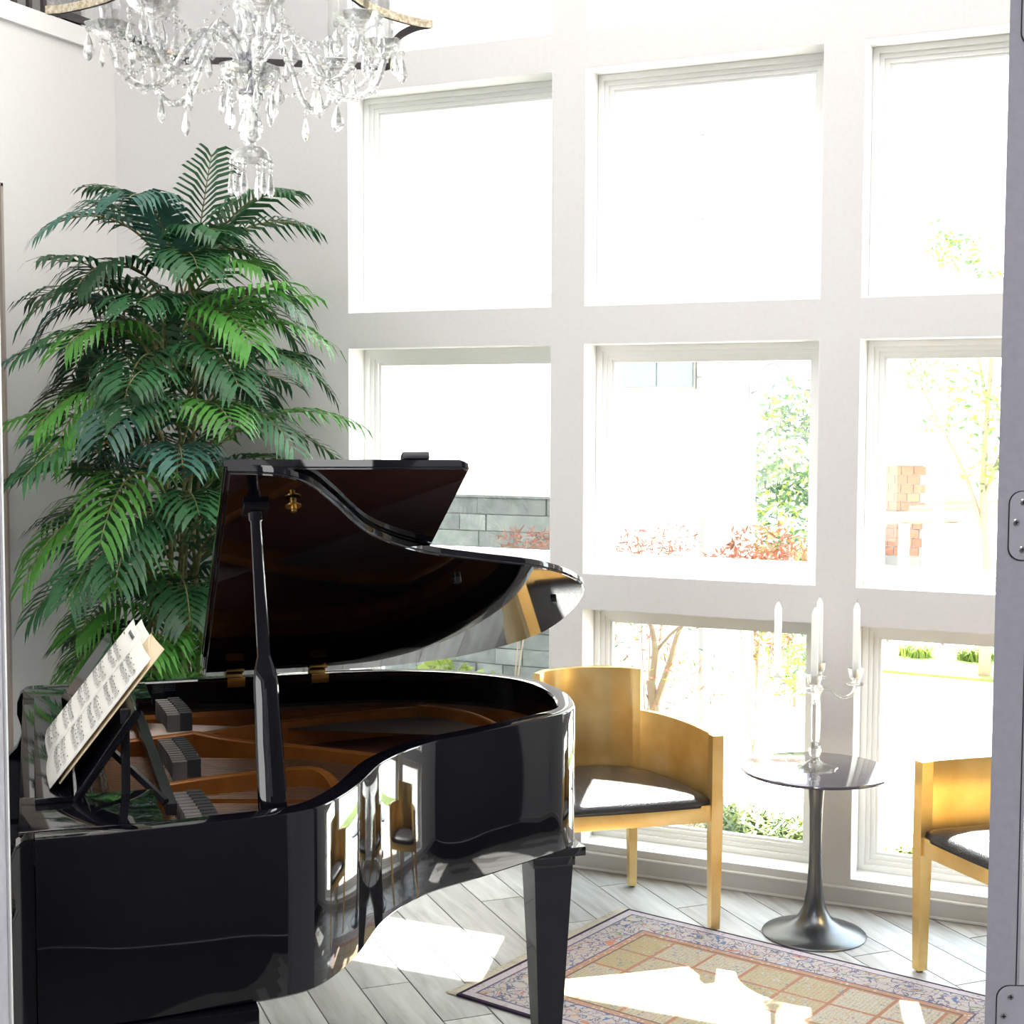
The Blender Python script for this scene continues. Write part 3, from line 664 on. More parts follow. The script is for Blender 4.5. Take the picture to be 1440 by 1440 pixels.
for off_ in (1, -1):
    o_ = by*(0.0118*off_); a_ = pbase+ax*Lp*0.14+o_; c_ = pbase+ax*Lp*0.46+o_
    vs_ = [a_-bx*0.0025, a_+bx*0.0025, c_+bx*0.0025, c_-bx*0.0025]; vs_ = vs_+[v-by*0.002*off_ for v in vs_]
    b.add(vs_, [(0, 1, 2, 3), (4, 5, 6, 7), (0, 1, 5, 4), (1, 2, 6, 5), (2, 3, 7, 6), (3, 0, 4, 7)])
b.build('prop_slot', M['blacksatin'], prop)

# ---- sheet music on the desk (a thing of its own)
sm_loc = piano.matrix_world if False else None
sheet = thing('sheet_music', 'open printed sheet music leaning on the black piano music desk', 'sheet music', (-0.681, -2.348, 0), PA)
SL = Matrix.Translation((0.392, 0, 1.003)) @ Matrix.Rotation(math.atan2(0.186, 0.236), 4, 'Y')
def page(mb, w0, w1, h0, h1, bulge, x=0.0, skew=0.0, curl=0.0):
    nxp, nh = 8, 6; vs_ = []
    for j in range(nh+1):
        for i in range(nxp+1):
            t = i/nxp; u_ = j/nh; vs_.append((x-bulge*sin(pi*t)-curl*t*(1-u_)**2, -(w0+(w1-w0)*t), h0+(h1-h0)*u_+skew*t))
    mb.add(vs_, [(j*(nxp+1)+i, j*(nxp+1)+i+1, (j+1)*(nxp+1)+i+1, (j+1)*(nxp+1)+i) for j in range(nh) for i in range(nxp)])
def pg(name, m, *a, **k):
    mb = MB(); mb.T = SL; page(mb, *a, **k); o = mb.build(name, m, sheet, smooth='all')
    sd = o.modifiers.new('thick', 'SOLIDIFY'); sd.thickness = 0.0012; return o
WM = 0.925
pg('page', M['paper'], 0.655, WM, 0.0, 0.305, 0.006, x=-0.004, curl=0.0)
pg('page', M['paper'], WM, 1.195, 0.0, 0.300, 0.006, x=-0.004)
pg('back_page', M['paperold'], WM+0.02, 1.20, 0.01, 0.322, 0.004, x=0.0045, skew=0.008)
pg('back_page', M['paper'], 0.70, WM+0.06, 0.01, 0.318, 0.004, x=0.004)
pg('torn_corner', M['paperold'], 0.97, 1.10, 0.285, 0.325, 0.003, x=0.001, skew=-0.02)
b = MB(); b.T = SL
def ink(w0, w1, h0, h1, x=-0.0055):
    t0 = (w0+w1)/2; seg = (0.655, WM) if t0 < WM else (WM, 1.195); tt = (t0-seg[0])/(seg[1]-seg[0]); xx = -0.0048-0.006*sin(pi*tt)-0.0006
    b.add([(xx, -w0, h0), (xx, -w1, h0), (xx, -w1, h1), (xx, -w0, h1)], [(0, 1, 2, 3)])
rnd = random.Random(3)
for pgx, (a0, a1) in enumerate(((0.675, WM-0.022), (WM+0.022, 1.175))):
    for sy_ in range(5):
        top = 0.262-0.052*sy_-(0.018 if pgx == 0 else 0.0)
        if pgx == 0 and sy_ == 4: top = 0.035
        for stf in range(2):
            t0 = top-stf*0.019
            if t0 < 0.012: continue
            for l_ in range(5):
                ns = 12
                for q in range(ns): ink(a0+(a1-a0)*q/ns, a0+(a1-a0)*(q+1)/ns, t0-l_*0.0022-0.00035, t0-l_*0.0022)
            for q in range(17):
                w_ = a0+0.012+(a1-a0-0.02)*q/17+rnd.uniform(-0.003, 0.003); h_ = t0-rnd.uniform(0.001, 0.009)
                ink(w_, w_+0.0042, h_-0.0024, h_)
                ink(w_+0.0034, w_+0.0046, h_, h_+0.0075)
                if q % 3 == 0: ink(w_+0.0034, w_+0.0046+0.012, h_+0.0062, h_+0.0082)
            for q in range(5): ink(a0+(a1-a0)*q/4-0.0004, a0+(a1-a0)*q/4+0.0004, t0-0.0088, t0)
for q in range(7): ink(WM-0.14+0.014*q, WM-0.13+0.014*q, 0.284, 0.292)
for q in range(4): ink(0.70+0.012*q, 0.708+0.012*q, 0.272, 0.275)
stuff(b.build('printed_notes', M['ink'], sheet))

# ================================================================ CHAIRS
def make_chair(label, loc, ang):
    root = thing('barrel_chair', label, 'chair', (*loc, 0), ang, 'gold barrel chairs by the windows')
    # local: x across, y back (front at y=0, rear at y=0.56)
    HW, DP, TT = 0.305, 0.575, 0.026
    def U(off, n=40):
        pts = []
        for i in range(n+1):
            t = i/n
            a_ = -pi/2+pi*t     # -90..90 measured from +y
            # superellipse U: straight near the front
            x = sin(a_); y = cos(a_)
            X = (HW-off)*math.copysign(abs(x)**0.78, x); Y = (DP-off)*abs(y)**0.86
            pts.append((X, Y, t))
        return pts
    n = 56; po = U(0, n); pi_ = U(TT, n)
    # stepped shell: low arms, tall centre
    BW = 0.205
    def isback(p_): return abs(p_[0]) <= BW and p_[1] > 0.3
    cols_ = []
    for i in range(n+1):
        z1 = 0.803 if isback(po[i]) else 0.655
        if i and cols_ and abs(cols_[-1][2]-z1) > 0.01:
            f_ = ((-BW if po[i][0] < 0 else BW)-po[i-1][0])/(po[i][0]-po[i-1][0])
            mo = [po[i-1][q]+(po[i][q]-po[i-1][q])*f_ for q in (0, 1)]; mi_ = [pi_[i-1][q]+(pi_[i][q]-pi_[i-1][q])*f_ for q in (0, 1)]
            cols_.append((mo, mi_, cols_[-1][2])); cols_.append((mo, mi_, z1))
        cols_.append((po[i], pi_[i], z1))
    k = MB(); vs_ = []; z0 = 0.365
    for o_, q_, z1 in cols_: vs_ += [(o_[0], o_[1], z0), (o_[0], o_[1], z1-0.002), (o_[0]*0.995, o_[1]*0.997, z1), (q_[0]*1.005, q_[1]*1.003, z1), (q_[0], q_[1], z1-0.002), (q_[0], q_[1], z0)]
    m2 = len(cols_)
    k.add(vs_, [(i*6+j, (i+1)*6+j, (i+1)*6+(j+1) % 6, i*6+(j+1) % 6) for i in range(m2-1) for j in range(6)]+[list(range(6)), [(m2-1)*6+j for j in range(6)]])
    k.build('backrest', M['gold'], root, smooth=True)
    # front legs run up as arm posts
    for sx_ in (-1, 1):
        k = MB(); x0 = sx_*(HW-0.018)
        t0, t1 = 0.018, 0.0155
        vs_ = [(x0+a_*r_, 0.004+b_*r_*1.05, z_) for r_, z_ in ((t1, 0.006), (t0+0.002, 0.36), (t0+0.001, 0.657)) for a_, b_ in ((-1, -1), (1, -1), (1, 1), (-1, 1))]
        k.add(vs_, [(r_*4+j, r_*4+(j+1) % 4, (r_+1)*4+(j+1) % 4, (r_+1)*4+j) for r_ in range(2) for j in range(4)]+[(0, 1, 2, 3), (8, 9, 10, 11)])
        L_ = k.build('leg', M['gold'], root)
        k = MB(); k.lathe([(0.010, 0.0), (0.010, 0.006)], 10, (x0, 0.004, 0)); k.build('glide', M['blacksatin'], L_)
        xr = sx_*0.165; k = MB()
        vs_ = [(xr+dx+a_*r_, 0.475+dy+b_*r_, z_) for r_, z_, dx, dy in ((0.0135, 0.006, sx_*0.012, 0.02), (0.018, 0.40, 0, 0)) for a_, b_ in ((-1, -1), (1, -1), (1, 1), (-1, 1))]
        k.add(vs_, [(j, (j+1) % 4, 4+(j+1) % 4, 4+j) for j in range(4)]+[(0, 1, 2, 3), (4, 5, 6, 7)]); L_ = k.build('leg', M['gold'], root)
        k = MB(); k.lathe([(0.009, 0.0), (0.009, 0.006)], 10, (xr+sx_*0.012, 0.495, 0)); k.build('glide', M['blacksatin'], L_)
    # seat rail (front, slightly bowed) and seat frame
    k = MB(); k.box(-HW+0.034, HW-0.034, -0.011, 0.014, 0.368, 0.425, bev=0.003); k.build('front_rail', M['gold'], root, smooth=True)
    pp = [(p_[0]*0.985, max(p_[1]*0.985, 0.012)) for p_ in pi_]
    k = MB(); k.prism(pp, 0.385, 0.420); k.build('seat_frame', M['gold'], root)
    # cushion, domed
    k = MB(); rings = []
    cy = 0.20; c0 = [(x, y) for x, y in pp]
    c0 = [(p_[0]*0.972, max(p_[1]*0.975, -0.012)) for p_ in pi_]; c0 = c0 + [(c0[-1][0]*(1-2*i/10), -0.012-0.010*sin(pi*i/10)) for i in range(1, 10)]
    m2 = len(c0); vs_ = []
    lv = [(1.0, 0.419), (1.0, 0.430), (0.985, 0.442), (0.93, 0.452), (0.8, 0.459), (0.55, 0.466), (0.25, 0.469)]
    for sc_, z_ in lv: vs_ += [(x*sc_, cy+(y-cy)*sc_, z_) for x, y in c0]
    vs_.append((0, cy, 0.470)); last = (len(lv)-1)*m2
    k.add(vs_, [(r_*m2+j, r_*m2+(j+1) % m2, (r_+1)*m2+(j+1) % m2, (r_+1)*m2+j) for r_ in range(len(lv)-1) for j in range(m2)]+[(last+j, last+(j+1) % m2, len(vs_)-1) for j in range(m2)]+[list(range(m2))])
    k.build('seat_cushion', M['leather'], root, smooth='all')
    return root
CA = R(40); wv = Vector((cos(CA), sin(CA))); f0 = Vector((0.944, -0.434))-wv*0.285
make_chair('gold leaf barrel chair with black seat between the piano tail and the small round table', (f0.x, f0.y), CA)
CB = R(-43.6); wv2 = Vector((cos(CB), sin(CB))); f1 = Vector((1.624, -0.513))+wv2*0.285
make_chair('gold leaf barrel chair with black seat cut off by the grey door at right', (f1.x, f1.y), CB)

# ================================================================ TULIP TABLE, CANDELABRA, CANDLES
TX, TY = 1.255, -0.325
tb = thing('tulip_table', 'small round dark pedestal table with trumpet foot, holding the candelabra', 'table', (TX, TY, 0))
b = MB(); b.lathe([(0.168, 0.0), (0.170, 0.004), (0.166, 0.008), (0.13, 0.018), (0.085, 0.034), (0.055, 0.058), (0.036, 0.095), (0.026, 0.15), (0.0215, 0.23), (0.020, 0.32), (0.0215, 0.42), (0.026, 0.485), (0.036, 0.52), (0.050, 0.538), (0.06, 0.5395)], 48)
b.build('pedestal', M['tulip'], tb, smooth=True)
b = MB(); b.lathe([(0.225, 0.5395), (0.243, 0.544), (0.246, 0.549), (0.244, 0.553), (0.238, 0.5545)], 64); b.build('table_top', M['tabletop'], tb, smooth=True)
cdx, cdy, TZ = 1.250, -0.330, 0.5550
cb_ = thing('candelabra', 'clear glass four-arm candelabra on the small dark round table', 'candelabra', (cdx, cdy, TZ), R(-24.8)*0+AL)
b = MB(); b.lathe([(0.072, 0.0), (0.070, 0.004), (0.05, 0.010), (0.03, 0.018), (0.016, 0.028), (0.012, 0.036)], 16, flute=0.06, fn=8); b.build('foot', M['crystal2'], cb_, smooth=True)
b = MB(); b.lathe([(0.012, 0.036), (0.018, 0.045), (0.022, 0.06), (0.018, 0.078), (0.012, 0.088)], 10); b.build('foot_knop', M['crystal'], cb_)
b = MB(); b.lathe([(0.012, 0.088), (0.014, 0.10), (0.015, 0.17), (0.014, 0.24), (0.018, 0.25), (0.022, 0.262), (0.018, 0.275), (0.012, 0.28)], 14, flute=0.05, fn=7); b.build('stem', M['crystal2'], cb_, smooth=True)
cand_n = 0
for k_, (ang, lab) in enumerate(((0, 'white taper candle in the right arm of the glass candelabra'), (75, 'white taper candle in the rear middle arm of the candelabra, slightly the taller looking'), (180, 'white taper candle in the left arm of the glass candelabra, window behind'), (255, 'white taper candle in the front middle arm of the candelabra, overlapping the rear one'))):
    a_ = R(ang); ux, uy = cos(a_), sin(a_); RR = 0.128
    pts = catmull([(0.012*ux, 0.012*uy, 0.262), (0.045*ux, 0.045*uy, 0.262), (0.085*ux, 0.085*uy, 0.236), (0.118*ux, 0.118*uy, 0.247), (RR*ux, RR*uy, 0.272)], 5)
    b = MB(); b.tube(pts, 0.0062, 8); arm = b.build('arm', M['crystal2'], cb_, smooth=True)
    b = MB(); b.lathe([(0.006, 0.270), (0.028, 0.277), (0.031, 0.282), (0.012, 0.282), (0.010, 0.290), (0.019, 0.300), (0.023, 0.320), (0.026, 0.331), (0.024, 0.331), (0.0125, 0.300), (0.0, 0.299)], 14, (RR*ux, RR*uy, 0), close=False, flute=0.04, fn=7)
    b.build('candle_cup', M['crystal2'], arm, smooth=True)
    wp = Vector((cdx, cdy, 0))+Matrix.Rotation(AL, 3, 'Z') @ Vector((RR*ux, RR*uy, 0))
    c_ = thing('candle', lab, 'candle', (wp.x, wp.y, TZ+0.302), 0, 'white candles in the candelabra')
    b = MB(); b.lathe([(0.0115, 0.0), (0.0115, 0.222), (0.009, 0.232), (0.003, 0.245)], 16); b.build('wax', M['wax'], c_, smooth=True)
    b = MB(); b.tube([(0, 0, 0.244), (0.001, 0, 0.252), (0.003, 0, 0.258)], 0.0012, 5); b.build('wick', M['wick'], c_)

# ================================================================ RUG
def rugmat(Lx, Wy):
    m = mat('persian_rug_pile', (0.5, 0.4, 0.35), 0.95, spec=0.05)
    t = N(m, 'ShaderNodeTexCoord'); sp = N(m, 'ShaderNodeSeparateXYZ'); LK(m, t.outputs['Object'], sp.inputs[0])
    def mth(op, a, b_=None):
        n = N(m, 'ShaderNodeMath', operation=op)
        for i, v in enumerate((a, b_)):
            if v is None: continue
            if isinstance(v, (int, float)): n.inputs[i].default_value = v
            else: LK(m, v, n.inputs[i])
        return n.outputs[0]
    def mixc(f, a, b_):
        n = N(m, 'ShaderNodeMix', data_type='RGBA')
        for sock, v in ((n.inputs['Factor'], f), (n.inputs[6], a), (n.inputs[7], b_)):
            if isinstance(v, (int, float)): sock.default_value = v
            elif isinstance(v, tuple): sock.default_value = (*v, 1)
            else: LK(m, v, sock)
        return n.outputs[2]
    x, y = sp.outputs['X'], sp.outputs['Y']
    e = mth('MINIMUM', mth('MINIMUM', x, mth('SUBTRACT', Lx, x)), mth('MINIMUM', y, mth('SUBTRACT', Wy, y)))
    def step(lo, hi): return mth('MULTIPLY', mth('GREATER_THAN', e, lo), mth('LESS_THAN', e, hi))
    # florals
    v1 = N(m, 'ShaderNodeTexVoronoi', feature='DISTANCE_TO_EDGE'); v1.inputs['Scale'].default_value = 38; LK(m, t.outputs['Object'], v1.inputs['Vector'])
    nz = N(m, 'ShaderNodeTexNoise'); nz.inputs['Scale'].default_value = 18; nz.inputs['Detail'].default_value = 3; LK(m, t.outputs['Object'], nz.inputs[0])
    mx_ = N(m, 'ShaderNodeVectorMath', operation='MULTIPLY_ADD'); LK(m, nz.outputs['Color'], mx_.inputs[0]); mx_.inputs[1].default_value = (0.11, 0.11, 0); LK(m, t.outputs['Object'], mx_.inputs[2])
    LK(m, mx_.outputs[0], v1.inputs['Vector'])
    v2 = N(m, 'ShaderNodeTexVoronoi'); v2.inputs['Scale'].default_value = 30; LK(m, mx_.outputs[0], v2.inputs['Vector'])
    v3 = N(m, 'ShaderNodeTexVoronoi'); v3.inputs['Scale'].default_value = 60; LK(m, t.outputs['Object'], v3.inputs['Vector'])
    line = mth('LESS_THAN', v1.outputs['Distance'], 0.055)
    blob = mth('LESS_THAN', v2.outputs['Distance'], 0.30)
    pal = ramp(m, [(0.0, (0.14, 0.20, 0.33)), (0.22, (0.50, 0.34, 0.17)), (0.45, (0.42, 0.45, 0.50)), (0.6, (0.50, 0.22, 0.15)), (0.8, (0.28, 0.33, 0.20))], 'CONSTANT')
    sr = N(m, 'ShaderNodeSeparateColor'); LK(m, v2.outputs['Color'], sr.inputs[0]); LK(m, sr.outputs[0], pal.inputs[0])
    bord = mixc(blob, (0.46, 0.40, 0.38), pal.outputs[0]); bord = mixc(mth('MULTIPLY', line, 0.85), bord, (0.10, 0.11, 0.19))
    # field: gold and cream panels, hatched
    ch = N(m, 'ShaderNodeTexBrick'); ch.inputs['Scale'].default_value = 1.0; ch.inputs['Brick Width'].default_value = 0.15; ch.inputs['Row Height'].default_value = 0.15; ch.inputs['Mortar Size'].default_value = 0.006
    ch.offset = 0.0; LK(m, t.outputs['Object'], ch.inputs['Vector']); ch.inputs['Color1'].default_value = (0.42, 0.34, 0.19, 1); ch.inputs['Color2'].default_value = (0.52, 0.47, 0.40, 1); ch.inputs['Mortar'].default_value = (0.42, 0.19, 0.13, 1)
    wv_ = N(m, 'ShaderNodeTexWave'); wv_.inputs['Scale'].default_value = 24; wv_.inputs['Distortion'].default_value = 9; wv_.inputs['Detail Scale'].default_value = 12; LK(m, t.outputs['Object'], wv_.inputs['Vector'])
    hatch = mth('GREATER_THAN', wv_.outputs['Fac'], 0.62)
    field = mixc(mth('MULTIPLY', hatch, 0.6), ch.outputs['Color'], (0.24, 0.20, 0.14))
    sp3 = mth('LESS_THAN', v3.outputs['Distance'], 0.28); field = mixc(mth('MULTIPLY', sp3, 0.75), field, pal.outputs[0])
    col = mixc(step(-1, 0.012), field, (0.05, 0.035, 0.06))
    col = mixc(step(0.012, 0.040), col, mixc(mth('MULTIPLY', sp3, 0.6), (0.50, 0.44, 0.46), (0.30, 0.22, 0.24)))
    col = mixc(step(0.040, 0.046), col, (0.12, 0.12, 0.18))
    col = mixc(step(0.046, 0.150), col, bord)
    col = mixc(step(0.150, 0.156), col, (0.12, 0.12, 0.18))
    col = mixc(step(0.156, 0.178), col, mixc(sp3, (0.42, 0.25, 0.18), (0.52, 0.44, 0.36)))
    col = mixc(step(0.178, 0.184), col, (0.16, 0.12, 0.10))
    LK(m, col, BS(m).inputs['Base Color'])
    bp = N(m, 'ShaderNodeBump'); bp.inputs['Strength'].default_value = 0.3; bp.inputs['Distance'].default_value = 0.002; LK(m, v3.outputs['Distance'], bp.inputs['Height']); LK(m, bp.outputs[0], BS(m).inputs['Normal'])
    return m
RA = R(-12.2); RL, RW = 1.42, 0.94
o_far = Vector((0.622, -0.376)); vdir = Vector((sin(RA), -cos(RA)))*-1
# local x along the long side, local y from near to far edge
near = o_far-Vector((-sin(RA), cos(RA)))*RW
rug = thing('persian_rug', 'faded persian rug with floral border and cream fringe on the plank floor', 'rug', (near.x, near.y, 0.0), RA)
b = MB(); b.box(0, RL, 0, RW, 0.0008, 0.008, bev=0.002); b.build('pile', rugmat(RL, RW), rug, smooth=True)
b = MB(); rnd = random.Random(5)
for i in range(150):
    y = RW*(i+0.5)/150; dy = rnd.uniform(-0.006, 0.006); ln = rnd.uniform(0.035, 0.05)
    b.add([(0.001, y-0.0022, 0.0055), (0.001, y+0.0022, 0.0055), (-ln, y+dy+0.0016, 0.0012), (-ln, y+dy-0.0016, 0.0012)], [(0, 1, 2, 3)])
    b.add([(0.001, y-0.003, 0.002), (0.001, y+0.003, 0.002), (-ln*0.8, y-dy+0.003, 0.001), (-ln*0.8, y-dy-0.003, 0.001)], [(0, 1, 2, 3)])
stuff(b.build('fringe', mat('cream_fringe', (0.62, 0.55, 0.43), 0.9), rug))

# ================================================================ PALM
PX, PY = -1.07, -0.66
palm = thing('potted_palm', 'tall bushy indoor palm with many arching fronds in the far left corner', 'palm', (PX, PY, 0))
b = MB(); b.lathe([(0.13, 0.0), (0.14, 0.01), (0.19, 0.34), (0.20, 0.36), (0.20, 0.38), (0.18, 0.38), (0.175, 0.34)], 28); b.build('pot', M['pot'], palm, smooth=True)
b = MB(); b.lathe([(1e-5, 0.345), (0.1, 0.347), (0.176, 0.341)], 20, close=False); b.build('soil', M['soil'], palm)
rnd = random.Random(11)
canes = []
for i in range(11):
    a_ = 2.4*i; r0 = 0.04+0.009*i; r1 = r0+rnd.uniform(0.01, 0.07); h_ = [2.35, 1.9, 2.05, 1.6, 1.75, 1.4, 1.85, 1.5, 1.3, 1.65, 1.2][i]
    p0 = Vector((r0*cos(a_), r0*sin(a_), 0.33)); p1 = Vector((r1*cos(a_+0.3), r1*sin(a_+0.3), h_))
    pts = [p0.lerp(p1, t/10)+Vector((0.012*sin(t*1.1+i), 0.012*cos(t*0.9+i), 0)) for t in range(11)]
    b = MB(); b.tube(pts, [0.011*(1-0.045*t) for t in range(11)], 7); b.build('cane', M['cane'], palm, smooth=True); canes.append(pts)
def frond(base, az, elev, length, droop, nl=20, leaf=0.17, mat_=None, flat=0.0, wf=1.0):
    """rachis arching from base; paired narrow leaflets; one mesh"""
    k = MB(); pts = []; d = Vector((cos(az)*cos(elev), sin(az)*cos(elev), sin(elev))); p_ = Vector(base); ns = 14; side0 = Vector((-sin(az), cos(az), 0))
    for i in range(ns+1):
        pts.append(p_.copy()); d = (d+Vector((0, 0, -droop/ns))).normalized(); p_ = p_+d*(length/ns)
    k.m = 1; k.tube(pts, [0.0045*(1-0.8*i/ns)+0.0008 for i in range(ns+1)], 4, False); k.m = 0
    for i in range(nl):
        t = 0.16+0.84*(i+0.5)/nl; x = t*ns; j = min(int(x), ns-1); c_ = pts[j].lerp(pts[j+1], x-j); tan = (pts[j+1]-pts[j]).normalized()
        up = side0.cross(tan).normalized()*-1
        if up.z < 0: up = -up
        ll = leaf*(0.55+0.75*sin(pi*min(1, t*0.92+0.05)))*rnd.uniform(0.88, 1.1)
        wd = 0.0098*wf*rnd.uniform(0.85, 1.15)
        for sg in (-1, 1):
            dr = (side0*sg*0.80+tan*(0.55+0.35*t)+up*(0.20-0.1*t)).normalized()
            q0 = c_; q1 = q0+dr*ll*0.35; d2 = (dr+Vector((0, 0, -0.45))).normalized(); q2 = q1+d2*ll*0.35; d3 = (d2+Vector((0, 0, -0.75+flat))).normalized(); q3_ = q2+d3*ll*0.34
            wx = dr.cross(up).normalized(); wx = (wx*0.9+tan*0.35).normalized()
            vs_ = [q0-wx*wd*0.35, q0+wx*wd*0.35, q1-wx*wd, q1+wx*wd, q2-wx*wd*0.85, q2+wx*wd*0.85, q3_]
            k.add(vs_, [(0, 1, 3, 2), (2, 3, 5, 4), (4, 5, 6)])
    o = k.build('frond', [mat_ or M['palm'], M['cane']], palm); 
    return o
# the spear frond at the top, seen face-on
nf = 0
top = canes[0][-1]
frond(top+Vector((0.03, -0.02, -0.20)), R(-22), R(76), 0.50, 0.35, 19, 0.155, M['palm'], 0.05, 0.62)
frond(top+Vector((-0.0, 0, -0.10)), R(200), R(70), 0.50, 1.7, 20, 0.14, M['palm'])
frond(top+Vector((0.05, 0, -0.14)), R(-5), R(66), 0.55, 1.6, 22, 0.15, M['palm'])
frond(top+Vector((0.0, -0.03, -0.22)), R(-80), R(70), 0.45, 1.3, 20, 0.14, M['palm3'])
LV = [(0.62, 7, 0.46), (0.75, 9, 0.50), (0.88, 10, 0.54), (1.00, 11, 0.58), (1.12, 10, 0.61), (1.24, 10, 0.64), (1.37, 9, 0.68), (1.50, 9, 0.68), (1.63, 9, 0.67), (1.76, 10, 0.65), (1.88, 9, 0.62), (2.00, 9, 0.57), (2.12, 8, 0.52), (2.24, 6, 0.45)]
ga = 0.7
for li, (hz, cnt, L0) in enumerate(LV):
    ga += 0.9
    for c in range(cnt):
        az = ga+2*pi*c/cnt+rnd.uniform(-0.25, 0.25); z_ = hz+rnd.uniform(-0.07, 0.07)
        rr_ = 0.07; base = Vector((rr_*cos(az), rr_*sin(az), z_))
        ln = L0*rnd.uniform(0.86, 1.10)
        el = R(rnd.uniform(40, 72)); dr = rnd.uniform(1.5, 2.4)
        ex_, ey_ = cos(az), sin(az)
        lim = 9
        if ex_ < -0.05: lim = min(lim, (PX-LX-0.09)/(-ex_))
        if ey_ > 0.05: lim = min(lim, (-PY-0.12)/ey_)
        reach = ln*0.80+0.12
        if reach > lim: ln = max(0.30, ln*lim/reach); el = min(R(72), el+R(8))
        r_ = rnd.random()
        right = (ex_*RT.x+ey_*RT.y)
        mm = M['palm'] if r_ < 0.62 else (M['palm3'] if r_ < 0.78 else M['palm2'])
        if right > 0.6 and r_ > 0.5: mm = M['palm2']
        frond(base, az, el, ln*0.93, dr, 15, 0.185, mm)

# ================================================================ CHANDELIER
ch = thing('chandelier', 'crystal chandelier with sheer scalloped grey shade hanging above the piano', 'chandelier', (0.758, -2.781, 0), AL)
# shade outline: concave sides between pointed corners
corners = [(0, 0.330), (55, 0.405), (124, 0.345), (194, 0.352), (248, 0.35), (304, 0.35)]
def shade_r(t):
    n2 = len(corners)
    for i in range(n2):
        a0, r0 = corners[i]; a1, r1 = corners[(i+1) % n2]; 
        if i == n2-1: a1 += 360
        if a0 <= t < a1:
            u_ = (t-a0)/(a1-a0); return (r0*(1-u_)+r1*u_) - 0.085*(sin(pi*u_)**0.6)
    return 0.3
SB, ST_ = 2.405, 2.86
ang_ = [i*2.0 for i in range(180)]
def shell2(name, m, z0, z1, roff, parent, th_=0.0012):
    k = MB(); n2 = len(ang_)
    for rr2, in ((roff,),):
        vs_ = []
        for t in ang_:
            r_ = shade_r(t)+rr2; c_, s_ = cos(R(t)), sin(R(t)); ri = r_-th_
            vs_ += [(r_*c_, r_*s_, z0), (r_*c_, r_*s_, z1), (ri*c_, ri*s_, z1), (ri*c_, ri*s_, z0)]
        k.add(vs_, [(i*4+j, ((i+1) % n2)*4+j, ((i+1) % n2)*4+(j+1) % 4, i*4+(j+1) % 4) for i in range(n2) for j in range(4)])
    return k.build(name, m, parent, smooth=True)
sh = shell2('shade', M['sheer'], SB, ST_, 0.0, ch)
shell2('shade_trim', M['trimfab'], SB-0.001, SB+0.013, 0.0025, sh, 0.002)
shell2('shade_lining', M['shadeedge'], SB-0.002, SB+0.012, -0.001, sh, 0.002)
shell2('shade_trim', M['trimfab'], ST_-0.013, ST_+0.001, 0.0025, sh, 0.002)
# centre column
b = MB(); b.lathe([(0.012, 2.335), (0.014, 2.36), (0.020, 2.375), (0.012, 2.385), (0.016, 2.41), (0.030, 2.44), (0.026, 2.47), (0.013, 2.50), (0.013, 2.60), (0.024, 2.63), (0.016, 2.66), (0.010, 2.72), (0.010, 2.86)], 16, flute=0.05, fn=8); b.build('column', M['crystal'], ch, smooth=True)
b = MB(); b.tube([(0, 0, 2.30), (0, 0, 5.3)], 0.0045, 8); b.lathe([(1e-4, 5.30), (0.06, 5.34), (0.07, 5.399)], 20, close=False); b.build('hanging_rod', M['silverb'], ch)
b = MB(); b.lathe([(0.012, 2.290), (0.030, 2.294), (0.046, 2.305), (0.053, 2.322), (0.052, 2.333), (0.030, 2.338), (0.012, 2.338)], 14, flute=0.03, fn=7); b.build('receiver_bowl', M['crystal'], ch)
b = MB(); b.lathe([(0.022, 2.286), (0.022, 2.291)], 16); b.lathe([(0.020, 2.336), (0.020, 2.356)], 16); b.build('metal_collar', M['silverb'], ch, smooth=True)
b = MB(); b.lathe([(0.012, 2.286), (0.014, 2.262), (0.011, 2.252), (0.019, 2.235), (0.022, 2.222), (0.018, 2.207), (0.009, 2.198), (0.009, 2.192)], 16, flute=0.05, fn=8); b.build('lower_vase', M['crystal'], ch, smooth=True)
b = MB(); b.lathe([(0.010, 2.193), (0.024, 2.188), (0.034, 2.178), (0.0385, 2.166), (0.036, 2.166), (0.020, 2.178), (0.010, 2.182)], 20, close=False, flute=0.03, fn=10); b.build('lower_dish', M['crystal'], ch, smooth=True)
# drop meshes
def dropmesh(name, h, r):
    k = MB(); k.lathe([(1e-5, -h), (r*0.45, -h*0.93), (r*0.92, -h*0.78), (r, -h*0.66), (r*0.82, -h*0.45), (r*0.35, -h*0.14), (1e-5, 0)], 7, close=False)
    for v in k.v: v.y *= 0.55
    return k.mesh(name, M['crystal'])
def spearmesh(name, h, r):
    k = MB(); k.lathe([(1e-5, -h), (r*0.8, -h*0.85), (r, -h*0.7), (r*0.55, -h*0.12), (1e-5, 0)], 6, close=False); return k.mesh(name, M['crystal'])
DM = dropmesh('crystal_drop', 0.050, 0.0125); DM2 = dropmesh('crystal_drop', 0.038, 0.0095); SM = spearmesh('crystal_spear', 0.046, 0.0075)
bd = MB(); bd.sphere((0, 0, 0), 0.0052, 7, 4); BD = bd.mesh('crystal_bead', M['crystal'])
def hang(p_, n_beads, mesh_, name='crystal_drop', parent=None):
    x, y, z_ = p_
    bb = MB()
    for i in range(n_beads): bb.sphere((x, y, z_-0.006-0.011*i), 0.0048 if i else 0.0055, 7, 4)
    if n_beads: bb.build('bead_chain', M['crystal'], parent or ch)
    o = link(name, mesh_, parent or ch); o.location = (x, y, z_-0.011*n_beads-0.001); o.rotation_euler = (0, 0, rnd.uniform(0, 3)); return o
NA = 8
rnd = random.Random(4)
